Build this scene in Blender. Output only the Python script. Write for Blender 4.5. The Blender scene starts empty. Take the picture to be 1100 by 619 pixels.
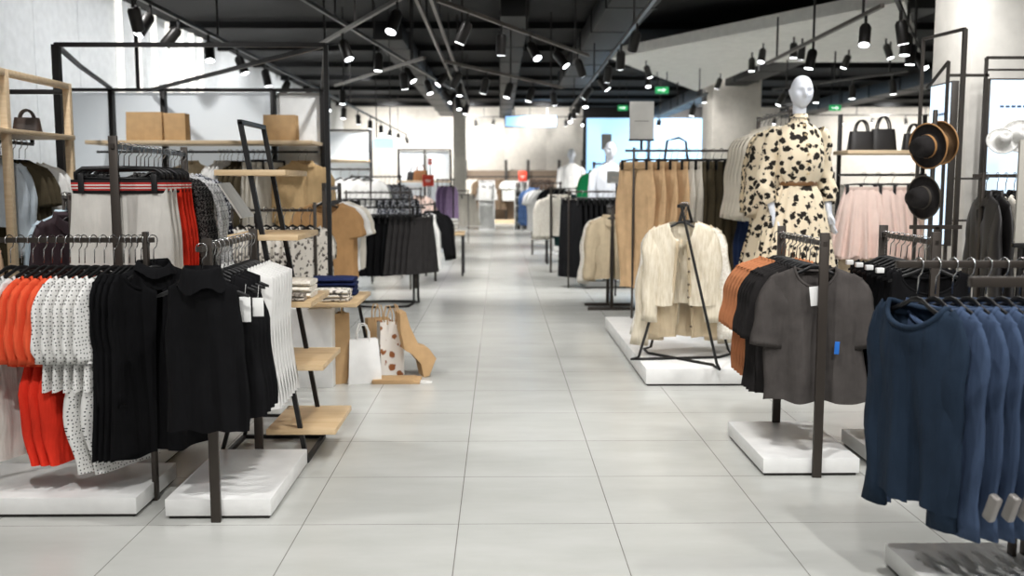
import bpy, bmesh, math, random
from mathutils import Vector, Matrix, Euler
PI = math.pi
sc = bpy.context.scene
COL = sc.collection
# ------------------------------------------------------------------ camera
H = 1.38; FPX = 1036.0; TH = math.radians(6.25); YAW = math.atan(13.0/1036.0)
cF = Vector((math.sin(YAW)*math.cos(TH), math.cos(YAW)*math.cos(TH), -math.sin(TH)))
cR = Vector((math.cos(YAW), -math.sin(YAW), 0))
cU = cR.cross(cF)
CAM = Vector((0, 0, H))
def ray(px, py): return cF*FPX + cR*(px-550.0) - cU*(py-309.5)
def at(px, py, Y):
    r = ray(px, py); return CAM + r*(Y/r.y)
def fl(px, py, z=0.0):
    r = ray(px, py); return CAM + r*((z-H)/r.z)
cam_d = bpy.data.cameras.new('camera'); cam = bpy.data.objects.new('camera', cam_d); COL.objects.link(cam)
m3 = Matrix((cR, cU, -cF)).transposed()
cam.matrix_world = Matrix.Translation(CAM) @ m3.to_4x4()
cam_d.sensor_width = 36.0; cam_d.lens = 36.0*FPX/1100.0
cam_d.clip_start = 0.05; cam_d.clip_end = 200
cam_d.dof.use_dof = True; cam_d.dof.focus_distance = 4.5; cam_d.dof.aperture_fstop = 2.2
sc.camera = cam
vs = sc.view_settings
sc.display_settings.display_device = 'sRGB'
vs.view_transform = 'Standard'; vs.look = 'None'; vs.gamma = 1.0; vs.use_curve_mapping = False; vs.exposure = 0.14
# ------------------------------------------------------------------ materials
def lin(c):
    o = []
    for v in c:
        v = v/255.0
        o.append(v/12.92 if v <= 0.04045 else ((v+0.055)/1.055)**2.4)
    return tuple(o)+(1.0,)
MATS = {}
class NT:
    def __init__(s, name):
        s.m = bpy.data.materials.new(name); s.m.use_nodes = True
        s.t = s.m.node_tree; s.n = s.t.nodes; s.b = s.n['Principled BSDF']
    def add(s, typ, **k):
        n = s.n.new(typ)
        for a, v in k.items(): setattr(n, a, v)
        return n
    def link(s, a, b): s.t.links.new(a, b)
    def coord(s, which='Object', scale=(1,1,1)):
        tc = s.add('ShaderNodeTexCoord'); mp = s.add('ShaderNodeMapping')
        mp.inputs['Scale'].default_value = scale
        s.link(tc.outputs[which], mp.inputs['Vector']); return mp.outputs['Vector']
    def noise(s, vec, scale, detail=3.0, rough=0.5):
        n = s.add('ShaderNodeTexNoise'); n.inputs['Scale'].default_value = scale
        n.inputs['Detail'].default_value = detail; n.inputs['Roughness'].default_value = rough
        s.link(vec, n.inputs['Vector']); return n.outputs['Fac']
    def ramp(s, fac, stops, interp='LINEAR'):
        r = s.add('ShaderNodeValToRGB'); r.color_ramp.interpolation = interp
        e = r.color_ramp.elements
        while len(e) < len(stops): e.new(0.5)
        for i, (p, c) in enumerate(stops): e[i].position = p; e[i].color = c
        s.link(fac, r.inputs['Fac']); return r.outputs['Color']
    def bump(s, h, strength=0.2, dist=0.01):
        b = s.add('ShaderNodeBump'); b.inputs['Strength'].default_value = strength; b.inputs['Distance'].default_value = dist
        s.link(h, b.inputs['Height']); s.link(b.outputs['Normal'], s.b.inputs['Normal'])
    def base(s, c): s.link(c, s.b.inputs['Base Color'])
    def setp(s, **k):
        for a, v in k.items(): s.b.inputs[a.replace('_', ' ')].default_value = v
def dk(c, k): return (c[0]*k, c[1]*k, c[2]*k, 1.0)
def plain(name, rgb, rough=0.5, metal=0.0, spec=0.5):
    if name in MATS: return MATS[name]
    n = NT(name); c = lin(rgb); n.setp(Base_Color=c, Roughness=rough, Metallic=metal)
    n.b.inputs['Specular IOR Level'].default_value = spec
    v = n.coord(); f = n.noise(v, 9.0); n.base(n.ramp(f, [(0.3, dk(c, 0.93)), (0.7, dk(c, 1.05))]))
    MATS[name] = n.m; return n.m
def fabric(name, rgb, var=0.14, weave=260.0, bumpy=0.25, crease=0.85):
    if name in MATS: return MATS[name]
    n = NT(name); c = lin(rgb); n.setp(Roughness=0.92); n.b.inputs['Specular IOR Level'].default_value = 0.15
    v = n.coord(); f = n.noise(v, 14.0, 4.0)
    n.base(n.ramp(f, [(0.25, dk(c, 1-var)), (0.75, dk(c, 1+var))]))
    w = n.noise(v, weave, 2.0)
    v2 = n.coord('Object', (9.0, 4.0, 1.5)); g = n.noise(v2, 1.25, 3.0, 0.45)          # soft hanging creases
    b1 = n.add('ShaderNodeBump'); b1.inputs['Strength'].default_value = crease; b1.inputs['Distance'].default_value = 0.05; n.link(g, b1.inputs['Height'])
    b2 = n.add('ShaderNodeBump'); b2.inputs['Strength'].default_value = bumpy; b2.inputs['Distance'].default_value = 0.002; n.link(w, b2.inputs['Height'])
    n.link(b1.outputs['Normal'], b2.inputs['Normal']); n.link(b2.outputs['Normal'], n.b.inputs['Normal'])
    MATS[name] = n.m; return n.m
def speckle(name, lo, hi, scale, p=(0.42, 0.58), rough=0.95, stretch=(1,1,1)):
    if name in MATS: return MATS[name]
    n = NT(name); n.setp(Roughness=rough); n.b.inputs['Specular IOR Level'].default_value = 0.15
    v = n.coord('Object', stretch); f = n.noise(v, scale, 3.0, 0.6)
    n.base(n.ramp(f, [(p[0], lin(lo)), (p[1], lin(hi))])); n.bump(f, 0.4, 0.004)
    MATS[name] = n.m; return n.m
def dots(name, bg, fg, scale=60.0, size=0.15):
    if name in MATS: return MATS[name]
    n = NT(name); n.setp(Roughness=0.9); n.b.inputs['Specular IOR Level'].default_value = 0.15
    v = n.coord('Object'); sp = n.add('ShaderNodeSeparateXYZ'); n.link(v, sp.inputs[0]); cb = n.add('ShaderNodeCombineXYZ')
    n.link(sp.outputs['X'], cb.inputs['X']); n.link(sp.outputs['Z'], cb.inputs['Y'])
    vo = n.add('ShaderNodeTexVoronoi', voronoi_dimensions='2D'); vo.inputs['Scale'].default_value = scale
    vo.inputs['Randomness'].default_value = 0.45; n.link(cb.outputs[0], vo.inputs['Vector'])
    n.base(n.ramp(vo.outputs['Distance'], [(size, lin(fg)), (size+0.06, lin(bg))]))
    w = n.noise(v, 250.0); n.bump(w, 0.2, 0.002)
    MATS[name] = n.m; return n.m
def blotch(name, bg, fg, scale=17.0, t=0.56, fg2=None):
    if name in MATS: return MATS[name]
    n = NT(name); n.setp(Roughness=0.85); n.b.inputs['Specular IOR Level'].default_value = 0.2
    v = n.coord('Object', (1, 0.8, 1))
    ns = n.add('ShaderNodeTexNoise'); ns.inputs['Scale'].default_value = scale*1.6; n.link(v, ns.inputs['Vector'])
    mx = n.add('ShaderNodeVectorMath', operation='MULTIPLY_ADD')
    n.link(ns.outputs['Color'], mx.inputs[0]); mx.inputs[1].default_value = (0.045,)*3; n.link(v, mx.inputs[2])
    vo = n.add('ShaderNodeTexVoronoi'); vo.inputs['Scale'].default_value = scale; vo.inputs['Randomness'].default_value = 0.9
    n.link(mx.outputs[0], vo.inputs['Vector'])
    a = n.ramp(vo.outputs['Distance'], [(t-0.03, lin(fg)), (t+0.03, lin(bg))])
    n.base(a)
    MATS[name] = n.m; return n.m
def emit(name, rgb, strength, rough=0.4):
    if name in MATS: return MATS[name]
    n = NT(name); c = lin(rgb); n.setp(Base_Color=c, Roughness=rough, Emission_Color=c, Emission_Strength=strength)
    MATS[name] = n.m; return n.m
def wood(name, c1, c2, stretch=(2, 30, 30)):
    if name in MATS: return MATS[name]
    n = NT(name); n.setp(Roughness=0.5)
    v = n.coord('Object', stretch); f = n.noise(v, 1.4, 5.0, 0.6)
    n.base(n.ramp(f, [(0.3, lin(c1)), (0.7, lin(c2))])); n.bump(f, 0.08, 0.003)
    MATS[name] = n.m; return n.m
def striped(name, stops):          # stops: (object z metres, rgb) constant bands, low to high over 0.2 m
    if name in MATS: return MATS[name]
    n = NT(name); n.setp(Roughness=0.85)
    tc = n.add('ShaderNodeTexCoord'); sx = n.add('ShaderNodeSeparateXYZ'); n.link(tc.outputs['Object'], sx.inputs[0])
    ma = n.add('ShaderNodeMath', operation='MULTIPLY_ADD'); n.link(sx.outputs['Z'], ma.inputs[0])
    ma.inputs[1].default_value = 1/0.2; ma.inputs[2].default_value = 0.3/0.2
    n.base(n.ramp(ma.outputs[0], [((z+0.3)/0.2, lin(c)) for z, c in stops], 'CONSTANT'))
    MATS[name] = n.m; return n.m
STEEL = plain('bronzed_steel', (66, 60, 55), 0.42, 0.55)
BLACKM = plain('black_steel', (30, 29, 29), 0.45, 0.3)
CHROME = plain('chrome_wire', (190, 190, 190), 0.25, 1.0)
BLKPL = plain('black_hanger_plastic', (22, 22, 23), 0.38)
PLINTH = plain('white_plinth_laminate', (236, 236, 234), 0.35)
SHADOWGAP = plain('dark_plinth_foot', (48, 45, 42), 0.7)  # dark tone puts the shadow gap under the slab into the foot colour
OAK = wood('light_oak', (206, 180, 144), (226, 204, 172))
OAKX = wood('light_oak_board', (198, 168, 126), (220, 194, 156), (2, 26, 30))
KRAFT = fabric('kraft_paper', (186, 154, 114), 0.10, 60, 0.1, .2)
WHITEPAPER = plain('white_paper', (238, 238, 236), 0.6)
CARD = plain('grey_card', (206, 205, 200), 0.6)
# ------------------------------------------------------------------ mesh helpers
class MB:
    def __init__(s): s.v = []; s.f = []; s.mi = []
    def add(s, verts, faces, mi=0):
        o = len(s.v); s.v += [tuple(p) for p in verts]
        s.f += [tuple(o+i for i in q) for q in faces]; s.mi += [mi]*len(faces); return s
    def box(s, a, b, mi=0):
        x0, y0, z0 = a; x1, y1, z1 = b
        return s.add([(x0,y0,z0),(x1,y0,z0),(x1,y1,z0),(x0,y1,z0),(x0,y0,z1),(x1,y0,z1),(x1,y1,z1),(x0,y1,z1)],
              [(0,3,2,1),(4,5,6,7),(0,1,5,4),(1,2,6,5),(2,3,7,6),(3,0,4,7)], mi)
    def cbox(s, a, b, ch=0.003, mi=0):           # box with chamfered edges
        bm = bmesh.new(); bmesh.ops.create_cube(bm, size=1.0)
        for v in bm.verts:
            v.co = Vector((a[i]+(b[i]-a[i])*(v.co[i]+0.5) for i in range(3)))
        bmesh.ops.bevel(bm, geom=bm.edges[:], offset=ch, segments=2, affect='EDGES', profile=0.5)
        bm.verts.index_update()
        s.add([v.co[:] for v in bm.verts], [[v.index for v in f.verts] for f in bm.faces], mi); bm.free(); return s
    def bar(s, p, q, w, h=None, mi=0, up=(0,0,1)):   # rectangular bar p->q
        h = h or w; p = Vector(p); q = Vector(q); d = (q-p).normalized()
        u = Vector(up)
        if abs(d.dot(u)) > 0.98: u = Vector((0,1,0))
        r = d.cross(u).normalized(); u = r.cross(d)
        vs_ = []
        for e in (p, q):
            for a, b in ((-1,-1),(1,-1),(1,1),(-1,1)): vs_.append(e + r*(a*w/2) + u*(b*h/2))
        return s.add(vs_, [(0,1,2,3)[::-1],(4,5,6,7),(0,1,5,4),(1,2,6,5),(2,3,7,6),(3,0,4,7)], mi)
    def tube(s, pts, rad, n=8, closed=False, mi=0, cap=True, flat=None):
        pts = [Vector(p) for p in pts]; N = len(pts)
        rs = rad if isinstance(rad, (list, tuple)) else [rad]*N
        vs_ = []; prev = None
        for i, p in enumerate(pts):
            if closed: t = pts[(i+1) % N]-pts[i-1]
            else: t = pts[min(i+1, N-1)]-pts[max(i-1, 0)]
            t.normalize()
            if prev is None:
                a = Vector((0,0,1)) if abs(t.z) < 0.9 else Vector((0,1,0))
                r = t.cross(a).normalized()
            else:
                r = (prev - t*prev.dot(t))
                r = r.normalized() if r.length > 1e-6 else t.orthogonal().normalized()
            prev = r; u = t.cross(r)
            for k in range(n):
                a = 2*PI*k/n; vs_.append(p + (r*math.cos(a)+u*math.sin(a))*rs[i])
        fs = []
        for i in range(N if closed else N-1):
            j = (i+1) % N
            for k in range(n):
                l = (k+1) % n; fs.append((i*n+k, i*n+l, j*n+l, j*n+k))
        if cap and not closed: fs += [tuple(range(n))[::-1], tuple((N-1)*n+k for k in range(n))]
        return s.add(vs_, fs, mi)
    def loft(s, rings, cap0=False, cap1=False, closed=True, mi=0):
        n = len(rings[0]); vs_ = [p for r in rings for p in r]; fs = []
        for i in range(len(rings)-1):
            for k in range(n if closed else n-1):
                l = (k+1) % n; fs.append((i*n+k, i*n+l, (i+1)*n+l, (i+1)*n+k))
        if cap0: fs.append(tuple(range(n))[::-1])
        if cap1: fs.append(tuple((len(rings)-1)*n+k for k in range(n)))
        return s.add(vs_, fs, mi)
    def cyl(s, p, q, r, n=16, mi=0): return s.tube([p, q], r, n, mi=mi)
    def xf(s, M): s.v = [tuple(M @ Vector(p)) for p in s.v]; return s
    def mesh(s, name, mats, smooth=True, weld=False, angle=None):
        me = bpy.data.meshes.new(name); me.from_pydata(s.v, [], s.f)
        if not isinstance(mats, (list, tuple)): mats = [mats]
        for m in mats: me.materials.append(m)
        me.polygons.foreach_set('material_index', s.mi)
        bm = bmesh.new(); bm.from_mesh(me)
        if weld: bmesh.ops.remove_doubles(bm, verts=bm.verts, dist=2e-5)
        bmesh.ops.recalc_face_normals(bm, faces=bm.faces)
        if angle is not None:
            for f in bm.faces: f.smooth = True
            for e in bm.edges:
                if len(e.link_faces) == 2 and e.calc_face_angle(0) > angle: e.smooth = False
        else:
            for f in bm.faces: f.smooth = smooth
        bm.to_mesh(me); bm.free(); return me
    def build(s, name, mats, parent=None, loc=None, smooth=False, weld=False, angle=0.6):
        return link(name, s.mesh(name, mats, smooth, weld, angle), parent, loc)
def link(name, me, parent=None, loc=None, rz=0.0):
    o = bpy.data.objects.new(name, me); COL.objects.link(o)
    if parent is not None: o.parent = parent
    if loc is not None: o.location = loc
    if rz: o.rotation_euler = (0, 0, rz)
    return o
def tag(o, label=None, cat=None, group=None, kind=None):
    if label: o['label'] = label
    if cat: o['category'] = cat
    if group: o['group'] = group
    if kind: o['kind'] = kind
    return o
def thing(name, label, cat, loc=(0,0,0), rz=0.0, group=None):
    o = link(name, None, None, loc, rz); o.empty_display_size = 0.05
    return tag(o, label, cat, group)
def structure(name, mb, mats, **k): return tag(mb.build(name, mats, **k), kind='structure')
def dup(src, loc=None, rz=None):
    r = src.copy(); COL.objects.link(r)
    if loc is not None: r.location = loc
    if rz is not None: r.rotation_euler = (0, 0, rz)
    for ch in list(src.children):
        c = ch.copy(); COL.objects.link(c); c.parent = r
        for g in list(ch.children):
            d = g.copy(); COL.objects.link(d); d.parent = c
    return r
ORD = ['first','second','third','fourth','fifth','sixth','seventh','eighth','ninth','tenth','eleventh','twelfth','thirteenth','fourteenth','fifteenth','sixteenth','seventeenth','eighteenth']
def sm(a, b, x):
    t = max(0.0, min(1.0, (x-a)/(b-a))); return t*t*(3-2*t)
def lerp(a, b, t): return a+(b-a)*t
# ------------------------------------------------------------------ garments on hangers
# local frame of a hanging garment: origin on the rail, X along the hanger, front faces -Y, hangs down -Z
ZN = -0.080                      # shoulder height at the neck, below the rail
def zsh(x, slope=0.40): return ZN - slope*abs(x)
def foldfn(rng, k=1.0):
    a = [rng.uniform(0, 6.28) for _ in range(5)]
    k1, k2, k3 = rng.uniform(4.2, 6.2)*k, rng.uniform(8, 11)*k, rng.uniform(13, 17)*k
    def f(u, v):     # v 0 hem, 1 shoulder
        g = (1-v)
        return (0.62*math.sin(k1*u+a[0]+0.7*v)*g**0.6 + 0.4*math.sin(k2*u+a[1]-1.3*v)*g**0.9
                + 0.22*math.sin(k3*u+a[2]+2.0*v)*g + 0.12*math.sin(9*v+3*u+a[3]))
    return f
NY = [0.016]
def body_part(w, hem, L, nh, ndf, ndb, t, fold, rng, shape='tee', nu=24, nv=16, gap=0.0, gaphem=0.0, slope=0.40, strap=0.12, waist=0.0, hemwave=0.006):
    mb = MB(); F = foldfn(rng); hp = rng.uniform(0, 6.28); lean = rng.uniform(-0.012, 0.012)
    def hw(v):
        if shape == 'tank':
            if v > 0.66:
                q = (v-0.66)/0.34
                return lerp(w/2, strap, sm(0, 1, min(1, q*1.5)))
            return lerp(hem/2, w/2, sm(0, 1, v/0.66))
        a = lerp(hem/2, w/2, sm(0, 1, v))
        if waist: a -= waist*math.exp(-((v-0.45)/0.16)**2)
        return a
    sx = hw(1.0)
    for side in (-1, 1):
        nd = ndf if side < 0 else ndb
        sheets = [(-1.0, 1.0)]
        if side < 0 and gap > 0: sheets = [(-1.0, 0.0), (0.0, 1.0)]
        for (u0, u1) in sheets:
            vs_ = []; cols = nu if len(sheets) == 1 else nu//2
            for j in range(nv+1):
                v = 1-(1-j/nv)**1.6
                for i in range(cols+1):
                    u = u0+(u1-u0)*i/cols
                    if len(sheets) == 2:
                        g = lerp(gaphem, gap, v)/max(hw(v), 1e-3)
                        u = (-1+(1-g)*(u+1)) if u1 == 0 else (g+(1-g)*u)
                    xt = u*sx
                    if abs(xt) < nh:
                        q = math.sqrt(max(0, 1-(xt/nh)**2)); zt = zsh(nh, slope) + (zsh(0, slope)-zsh(nh, slope))*0.0 - nd*q
                        nb = q
                    else: zt = zsh(xt, slope); nb = 0.0
                    zb = -L + hemwave*math.sin(7*u+hp)
                    z = zb+(zt-zb)*v
                    x = u*hw(v)
                    pin = 1-abs(u)**3
                    T = t*(1-v**6)*pin + 0.0115*(1-math.exp(-(1-v)*L/.010))*(.25+.75*v**3)*(1-abs(u)**16) + NY[0]*nb*v**5
                    y = side*T + fold*F(u, v)*(1-0.35*abs(u)**4)*(1-sm(.80, .96, v)) + 0.004*math.sin(11*u+5*v+hp)*(1-v)
                    x += fold*0.35*math.sin(3*v*PI+hp)*(1-v)*(1 if abs(u) > 0.6 else 0) + lean*(1-v)
                    vs_.append((x, y, z))
            n = cols+1
            fs = [(j*n+i, j*n+i+1, (j+1)*n+i+1, (j+1)*n+i) for j in range(nv) for i in range(cols)]
            mb.add(vs_, fs)
    return mb
def sleeve_part(sgn, hwtop, length, w0, w1, ang, t, rng, bend=0.5, n=10, ns=12, wr=0.004, puff=0.0, slope=0.40):
    mb = MB(); tip = Vector((hwtop-0.004, 0, zsh(hwtop, slope)+0.004)); a = ang
    d0 = Vector((math.sin(a), 0, -math.cos(a))); nrm = Vector((math.cos(a), 0, math.sin(a)))
    kick = 0.75; b0 = a+kick; dd = Vector((math.sin(b0), 0, -math.cos(b0))); n0 = Vector((math.cos(b0), 0, math.sin(b0)))
    c = tip - n0*(w0*0.5) - dd*0.045 - Vector((0, 0, .004)); rings = []; ph = rng.uniform(0, 6.28); sw = rng.uniform(-0.02, 0.02); sp_ = 0.0
    for i in range(ns+1):
        s = (i/ns)**1.35; aa = a*(1-bend*s) + kick*(1-sm(0, .085/max(length, .2), s))
        d = Vector((math.sin(aa), sw, -math.cos(aa))); nn = Vector((math.cos(aa), 0, math.sin(aa)))
        w = lerp(w0, w1, sm(0, 0.9, s)) + puff*math.sin(PI*min(1, s*1.05))
        tt = lerp(0.012, t, sm(0, 0.25, s))
        if puff and s > 0.9: w *= 0.8
        ring = []
        for k in range(n):
            f = 2*PI*k/n; wob = wr*math.sin(2*f+s*13+ph)*sm(0, .2, s)
            ring.append(c + nn*((w/2+wob)*math.cos(f)) + Vector((0,1,0))*((tt+wob*0.8)*math.sin(f)))
        rings.append(ring)
        sn = (min(i+1, ns)/ns)**1.35; c = c + d*(length*(sn-s))
    mb.loft(rings)
    # folded-in hem
    last = rings[-1]; cen = sum(last, Vector())/n
    mb.loft([last, [cen+(p-cen)*0.86+Vector((0,0,0.012)) for p in last]])
    return mb.xf(Matrix.Scale(-1, 4, (1,0,0))) if sgn < 0 else mb
def neck_pts(nh, ndf, ndb, slope=0.40, n=14, dz=0.0, k=1.0):
    pts = []
    z0 = zsh(nh, slope)
    for i in range(2*n):
        a = PI*i/n
        x = nh*math.cos(a)*k; s = math.sin(a); nd = ndf if s > 0 else ndb
        pts.append((x, -NY[0]*s - (0.004 if s > 0 else -0.004), z0 - nd*abs(s) + dz))
    return pts
def collar_ring(nh, ndf, ndb, r=0.007): return MB().tube(neck_pts(nh, ndf, ndb), r, 6, closed=True)
def collar_band(nh, ndf, ndb, h, flare=0.0, fold=0.0):
    base = [Vector(p) for p in neck_pts(nh, ndf, ndb)]
    cen = Vector((0, 0, 0)); r1 = []
    for p in base: r1.append(Vector((p.x*(0.86+flare), p.y*(0.95+flare), p.z*0.35+(zsh(nh))*0.65+h)))
    rings = [base, [a.lerp(b, 0.5) for a, b in zip(base, r1)], r1]
    if fold:
        for q in (.12, .4, .7, 1.0): rings.append([Vector((p.x*(1.06+.34*q**1.5), p.y*(1.14+.30*q)-.012*q*abs(math.cos(2.0*i)), p.z-fold*q*(1+.18*math.sin(.9*i)))) for i, p in enumerate(r1)])
    return MB().loft(rings)
def lower_ring(w, dep, z, rng, ph, amp, k, n):
    return [Vector((w/2*math.copysign(abs(math.cos(a))**0.8, math.cos(a))*(1+amp*math.sin(k*a+ph)*0.5), dep*math.sin(a)*(1+amp*2*math.sin(k*a+ph)), z)) for a in (2*PI*i/n for i in range(n))]
def pants_part(w, hip, hem, L, t, rng, ztop=-0.105, nv=16, n=14, crotch=0.27, fold=0.010, jog=False):
    mb = MB()
    for s in (-1, 1):
        rings = []; ph = rng.uniform(0, 6.28); k = rng.uniform(5, 8)
        for j in range(nv+1):
            v = j/nv; z = ztop-(L)*v
            outer = lerp(w/2, hip/2, sm(0, 0.25, v)) - (hip/2-hip*0.44)*sm(0.3, 1, v)
            lw = outer if v < crotch else lerp(outer, hem, sm(crotch, 0.95 if not jog else 1.3, v))
            if jog and v > 0.94: lw *= 0.72
            cx = outer-lw/2 if v >= crotch else outer/2
            cx -= 0.02*sm(crotch, 1, v)
            ring = []
            for i in range(n):
                a = 2*PI*i/n; ca, sa = math.cos(a), math.sin(a)
                fx = fold*math.sin(3*a+ph+k*v)*sm(0, .3, v)*0.6
                dep = (t*(0.55+0.45*sm(0, .2, v)))
                yy = dep*math.copysign(abs(sa)**0.8, sa) + fold*math.sin(k*v+2.3*ca+ph)*sm(0, .2, v)
                ring.append(Vector((s*(cx+(lw/2+fx)*math.copysign(abs(ca)**0.75, ca)), yy, z + 0.004*math.sin(a*2+ph)*v)))
            rings.append(ring)
        mb.loft(rings)
    return mb
def band_part(w, dep, z0, z1, n=28):
    rings = []
    for z, k in ((z1, 1.0), (z0, 0.985), (z0-0.001, 0.93), (z1, 0.93)):
        rings.append([Vector((w/2*k*math.copysign(abs(math.cos(a))**0.7, math.cos(a)), dep*k*math.sin(a), z)) for a in (2*PI*i/n for i in range(n))])
    return MB().loft(rings)
def skirt_part(w, hem, L, t0, t1, rng, ztop=-0.105, n=44, nv=12, pleat=0.25, k=9, ragged=0.0):
    mb = MB(); rings = []; ph = rng.uniform(0, 6.28); ph2 = rng.uniform(0, 6.28)
    for j in range(nv+1):
        v = j/nv; W = lerp(w, hem, v**0.8)/2; T = lerp(t0, t1, v**0.7); ring = []
        for i in range(n):
            a = 2*PI*i/n; p = 1+pleat*(0.2+0.8*v)*(0.6*math.sin(k*a+ph)+0.4*math.sin((k*1.7)*a+ph2))*(0.35+0.65*abs(math.sin(a)))
            zz = ztop-L*v - ragged*v*abs(math.sin(5*a+ph2))
            ring.append(Vector((W*math.cos(a)*(0.92+0.08*p), T*math.sin(a)*(1+(p-1)*1.6), zz)))
        rings.append(ring)
    mb.loft(rings); return mb
def tagcard(x, z, w=0.035, h=0.075, y=-0.055, tilt=0.1):
    mb = MB(); mb.cbox((-w/2, -0.001, -h), (w/2, 0.001, 0), 0.0008)
    mb.xf(Matrix.Translation((x, y, z)) @ Matrix.Rotation(tilt, 4, 'Y')); return mb
TEMPL = {}
def parts_mesh(parts, merged, name):
    """parts: list of (name, MB, material, [children]) -> list of (name, mesh, [(name, mesh)])"""
    if merged:
        big = MB(); mats = []
        def put(lst):
            for p in lst:
                if p[2] not in mats: mats.append(p[2])
                big.add(p[1].v, p[1].f, mats.index(p[2]))
                if len(p) > 3: put(p[3])
        put(parts)
        return [(name, big.mesh(name, mats, True, True), [])]
    out = []
    for p in parts:
        kids = [(c[0], c[1].mesh(c[0], c[2], True, True)) for c in (p[3] if len(p) > 3 else [])]
        out.append((p[0], p[1].mesh(p[0], p[2], True, True), kids))
    return out
def sleeves(hwt, length, w0, w1, ang, t, rng, m, lo, cuff=None, **k):
    o = []
    for s in (-1, 1):
        o.append(('sleeve', sleeve_part(s, hwt, length, w0, w1, ang*rng.uniform(0.85, 1.15), t, rng, n=6 if lo else 10, ns=7 if lo else 16, **k), m))
    return o
def garment(kind, m, seed=0, lo=False, m2=None, merged=None, **o):
    """returns a cached template: list of parts"""
    key = (kind, m.name, seed, lo, m2.name if m2 else None, merged, tuple(sorted((a, str(b)) for a, b in o.items())))
    if key in TEMPL: return TEMPL[key]
    NY[0] = o.get('ny', .014); rng = random.Random(str(key)); nu, nv = (12, 8) if lo else (26, 18)
    merged = lo if merged is None else merged
    t = o.get('t', 0.012); fo = o.get('fold', 0.017); P = []
    extra = o.get('tagged')
    if kind == 'tee':
        w, hem, L = o.get('w', .45), o.get('hem', .48), o.get('L', .66); nh = o.get('nh', .095)
        P.append(('body', body_part(w, hem, L, nh, .09, .022, t, fo, rng, nu=nu, nv=nv), m))
        P += sleeves(w/2, o.get('sl', .21), .20, .175, o.get('ang', .42), max(.009, t*.85), rng, m, lo)
        P.append(('neckband', collar_ring(nh, .09, .022), m2 or m))
    elif kind == 'sweat':
        w, hem, L = o.get('w', .45), o.get('hem', .46), o.get('L', .64); nh = o.get('nh', .10)
        P.append(('body', body_part(w, hem, L, nh, .075, .02, t, fo, rng, nu=nu, nv=nv), m))
        P += sleeves(w/2, o.get('sl', .60), .19, .10, o.get('ang', .20), max(.009, t*.85), rng, m, lo, wr=.008)
        P.append(('neckband', collar_ring(nh, .075, .02, .010), m))
    elif kind == 'shirt':
        w, hem, L = o.get('w', .44), o.get('hem', .48), o.get('L', .72); nh = .075
        P.append(('body', body_part(w, hem, L, nh, .10, .01, t, fo, rng, nu=nu, nv=nv, gap=.012, gaphem=.02), m))
        P += sleeves(w/2, o.get('sl', .58), .19, .10, .2, max(.009, t*.85), rng, m, lo, wr=.008)
        P.append(('collar', collar_band(nh, .10, .01, .03, .02, .04), m))
    elif kind == 'cardigan':
        w, hem, L = o.get('w', .46), o.get('hem', .52), o.get('L', .62); nh = .085
        P.append(('body', body_part(w, hem, L, nh, .14, .015, t, fo, rng, nu=nu, nv=nv, gap=.03, gaphem=.06), m))
        P += sleeves(w/2, o.get('sl', .55), .20, .12, o.get('ang', .25), max(.02, t), rng, m, lo, wr=.010)
        cb = MB()
        for s in (-1, 1):      # button bands down both front edges
            pts = [(s*(lerp(.06, .03, q)+.004), -(t+.016)*min(1, .5+q) - .02*q**6, lerp(-L+.004, zsh(nh)-.13, q)) for q in [i/8 for i in range(9)]]
            cb.tube(pts, .011, 6)
        P.append(('button_band', cb, m2 or m))
        if not lo:
            for q in (.08, .3, .52, .74):
                b = MB(); zz = lerp(-L+.03, -.26, q); b.tube([(.045, -(t+.028), zz), (.045, -(t+.034), zz)], .009, 10); P.append(('button', b, plain('pale_button', (96, 82, 64), .4)))
    elif kind == 'jacket':
        w, hem, L = o.get('w', .46), o.get('hem', .48), o.get('L', .62); nh = .085
        P.append(('body', body_part(w, hem, L, nh, .16, .012, t, fo, rng, nu=nu, nv=nv, gap=.02, gaphem=.035), m))
        P += sleeves(w/2, o.get('sl', .58), .20, .125, .17, max(.022, t), rng, m, lo, wr=.007)
        P.append(('collar', collar_band(nh, .16, .012, .03, .10, .06), m))
    elif kind == 'blouse':
        w, hem, L = o.get('w', .44), o.get('hem', .50), o.get('L', .42); nh = o.get('nh', .11)
        P.append(('body', body_part(w, hem, L, nh, .10, .03, t, fo, rng, nu=nu, nv=nv, hemwave=.012), m))
        P += sleeves(w/2, o.get('sl', .30), .18, .15, .3, max(.009, t*.85), rng, m, lo, puff=.02)
        P.append(('neckband', collar_ring(nh, .10, .03, .006), m2 or m))
    elif kind == 'tank':
        w, hem, L = o.get('w', .38), o.get('hem', .42), o.get('L', .62); nh = o.get('nh', .085); strap = o.get('strap', .145)
        P.append(('body', body_part(w, hem, L, nh, o.get('ndf', .11), .04, t, fo, rng, 'tank', nu=nu, nv=nv, strap=strap), m))
        P.append(('neckband', collar_ring(nh, o.get('ndf', .11), .04, .006), m2 or m))
    elif kind == 'turtle':
        w, hem, L = o.get('w', .35), o.get('hem', .37), o.get('L', .78); nh = .070
        P.append(('body', body_part(w, hem, L, nh, .035, .015, t, fo, rng, 'tank', nu=nu, nv=nv, strap=.140, slope=.5), m))
        P.append(('roll_collar', collar_band(nh, .035, .015, .045, .10, .085), m))
    elif kind == 'dress':
        w, hem, L = o.get('w', .40), o.get('hem', .62), o.get('L', 1.05); nh = .085
        P.append(('body', body_part(w, hem, L, nh, .08, .02, t, fo*1.3, rng, nu=nu, nv=nv+4, waist=.05), m))
        P += sleeves(w/2, o.get('sl', .40), .18, .13, .22, max(.018, t), rng, m, lo, puff=.025)
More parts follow.
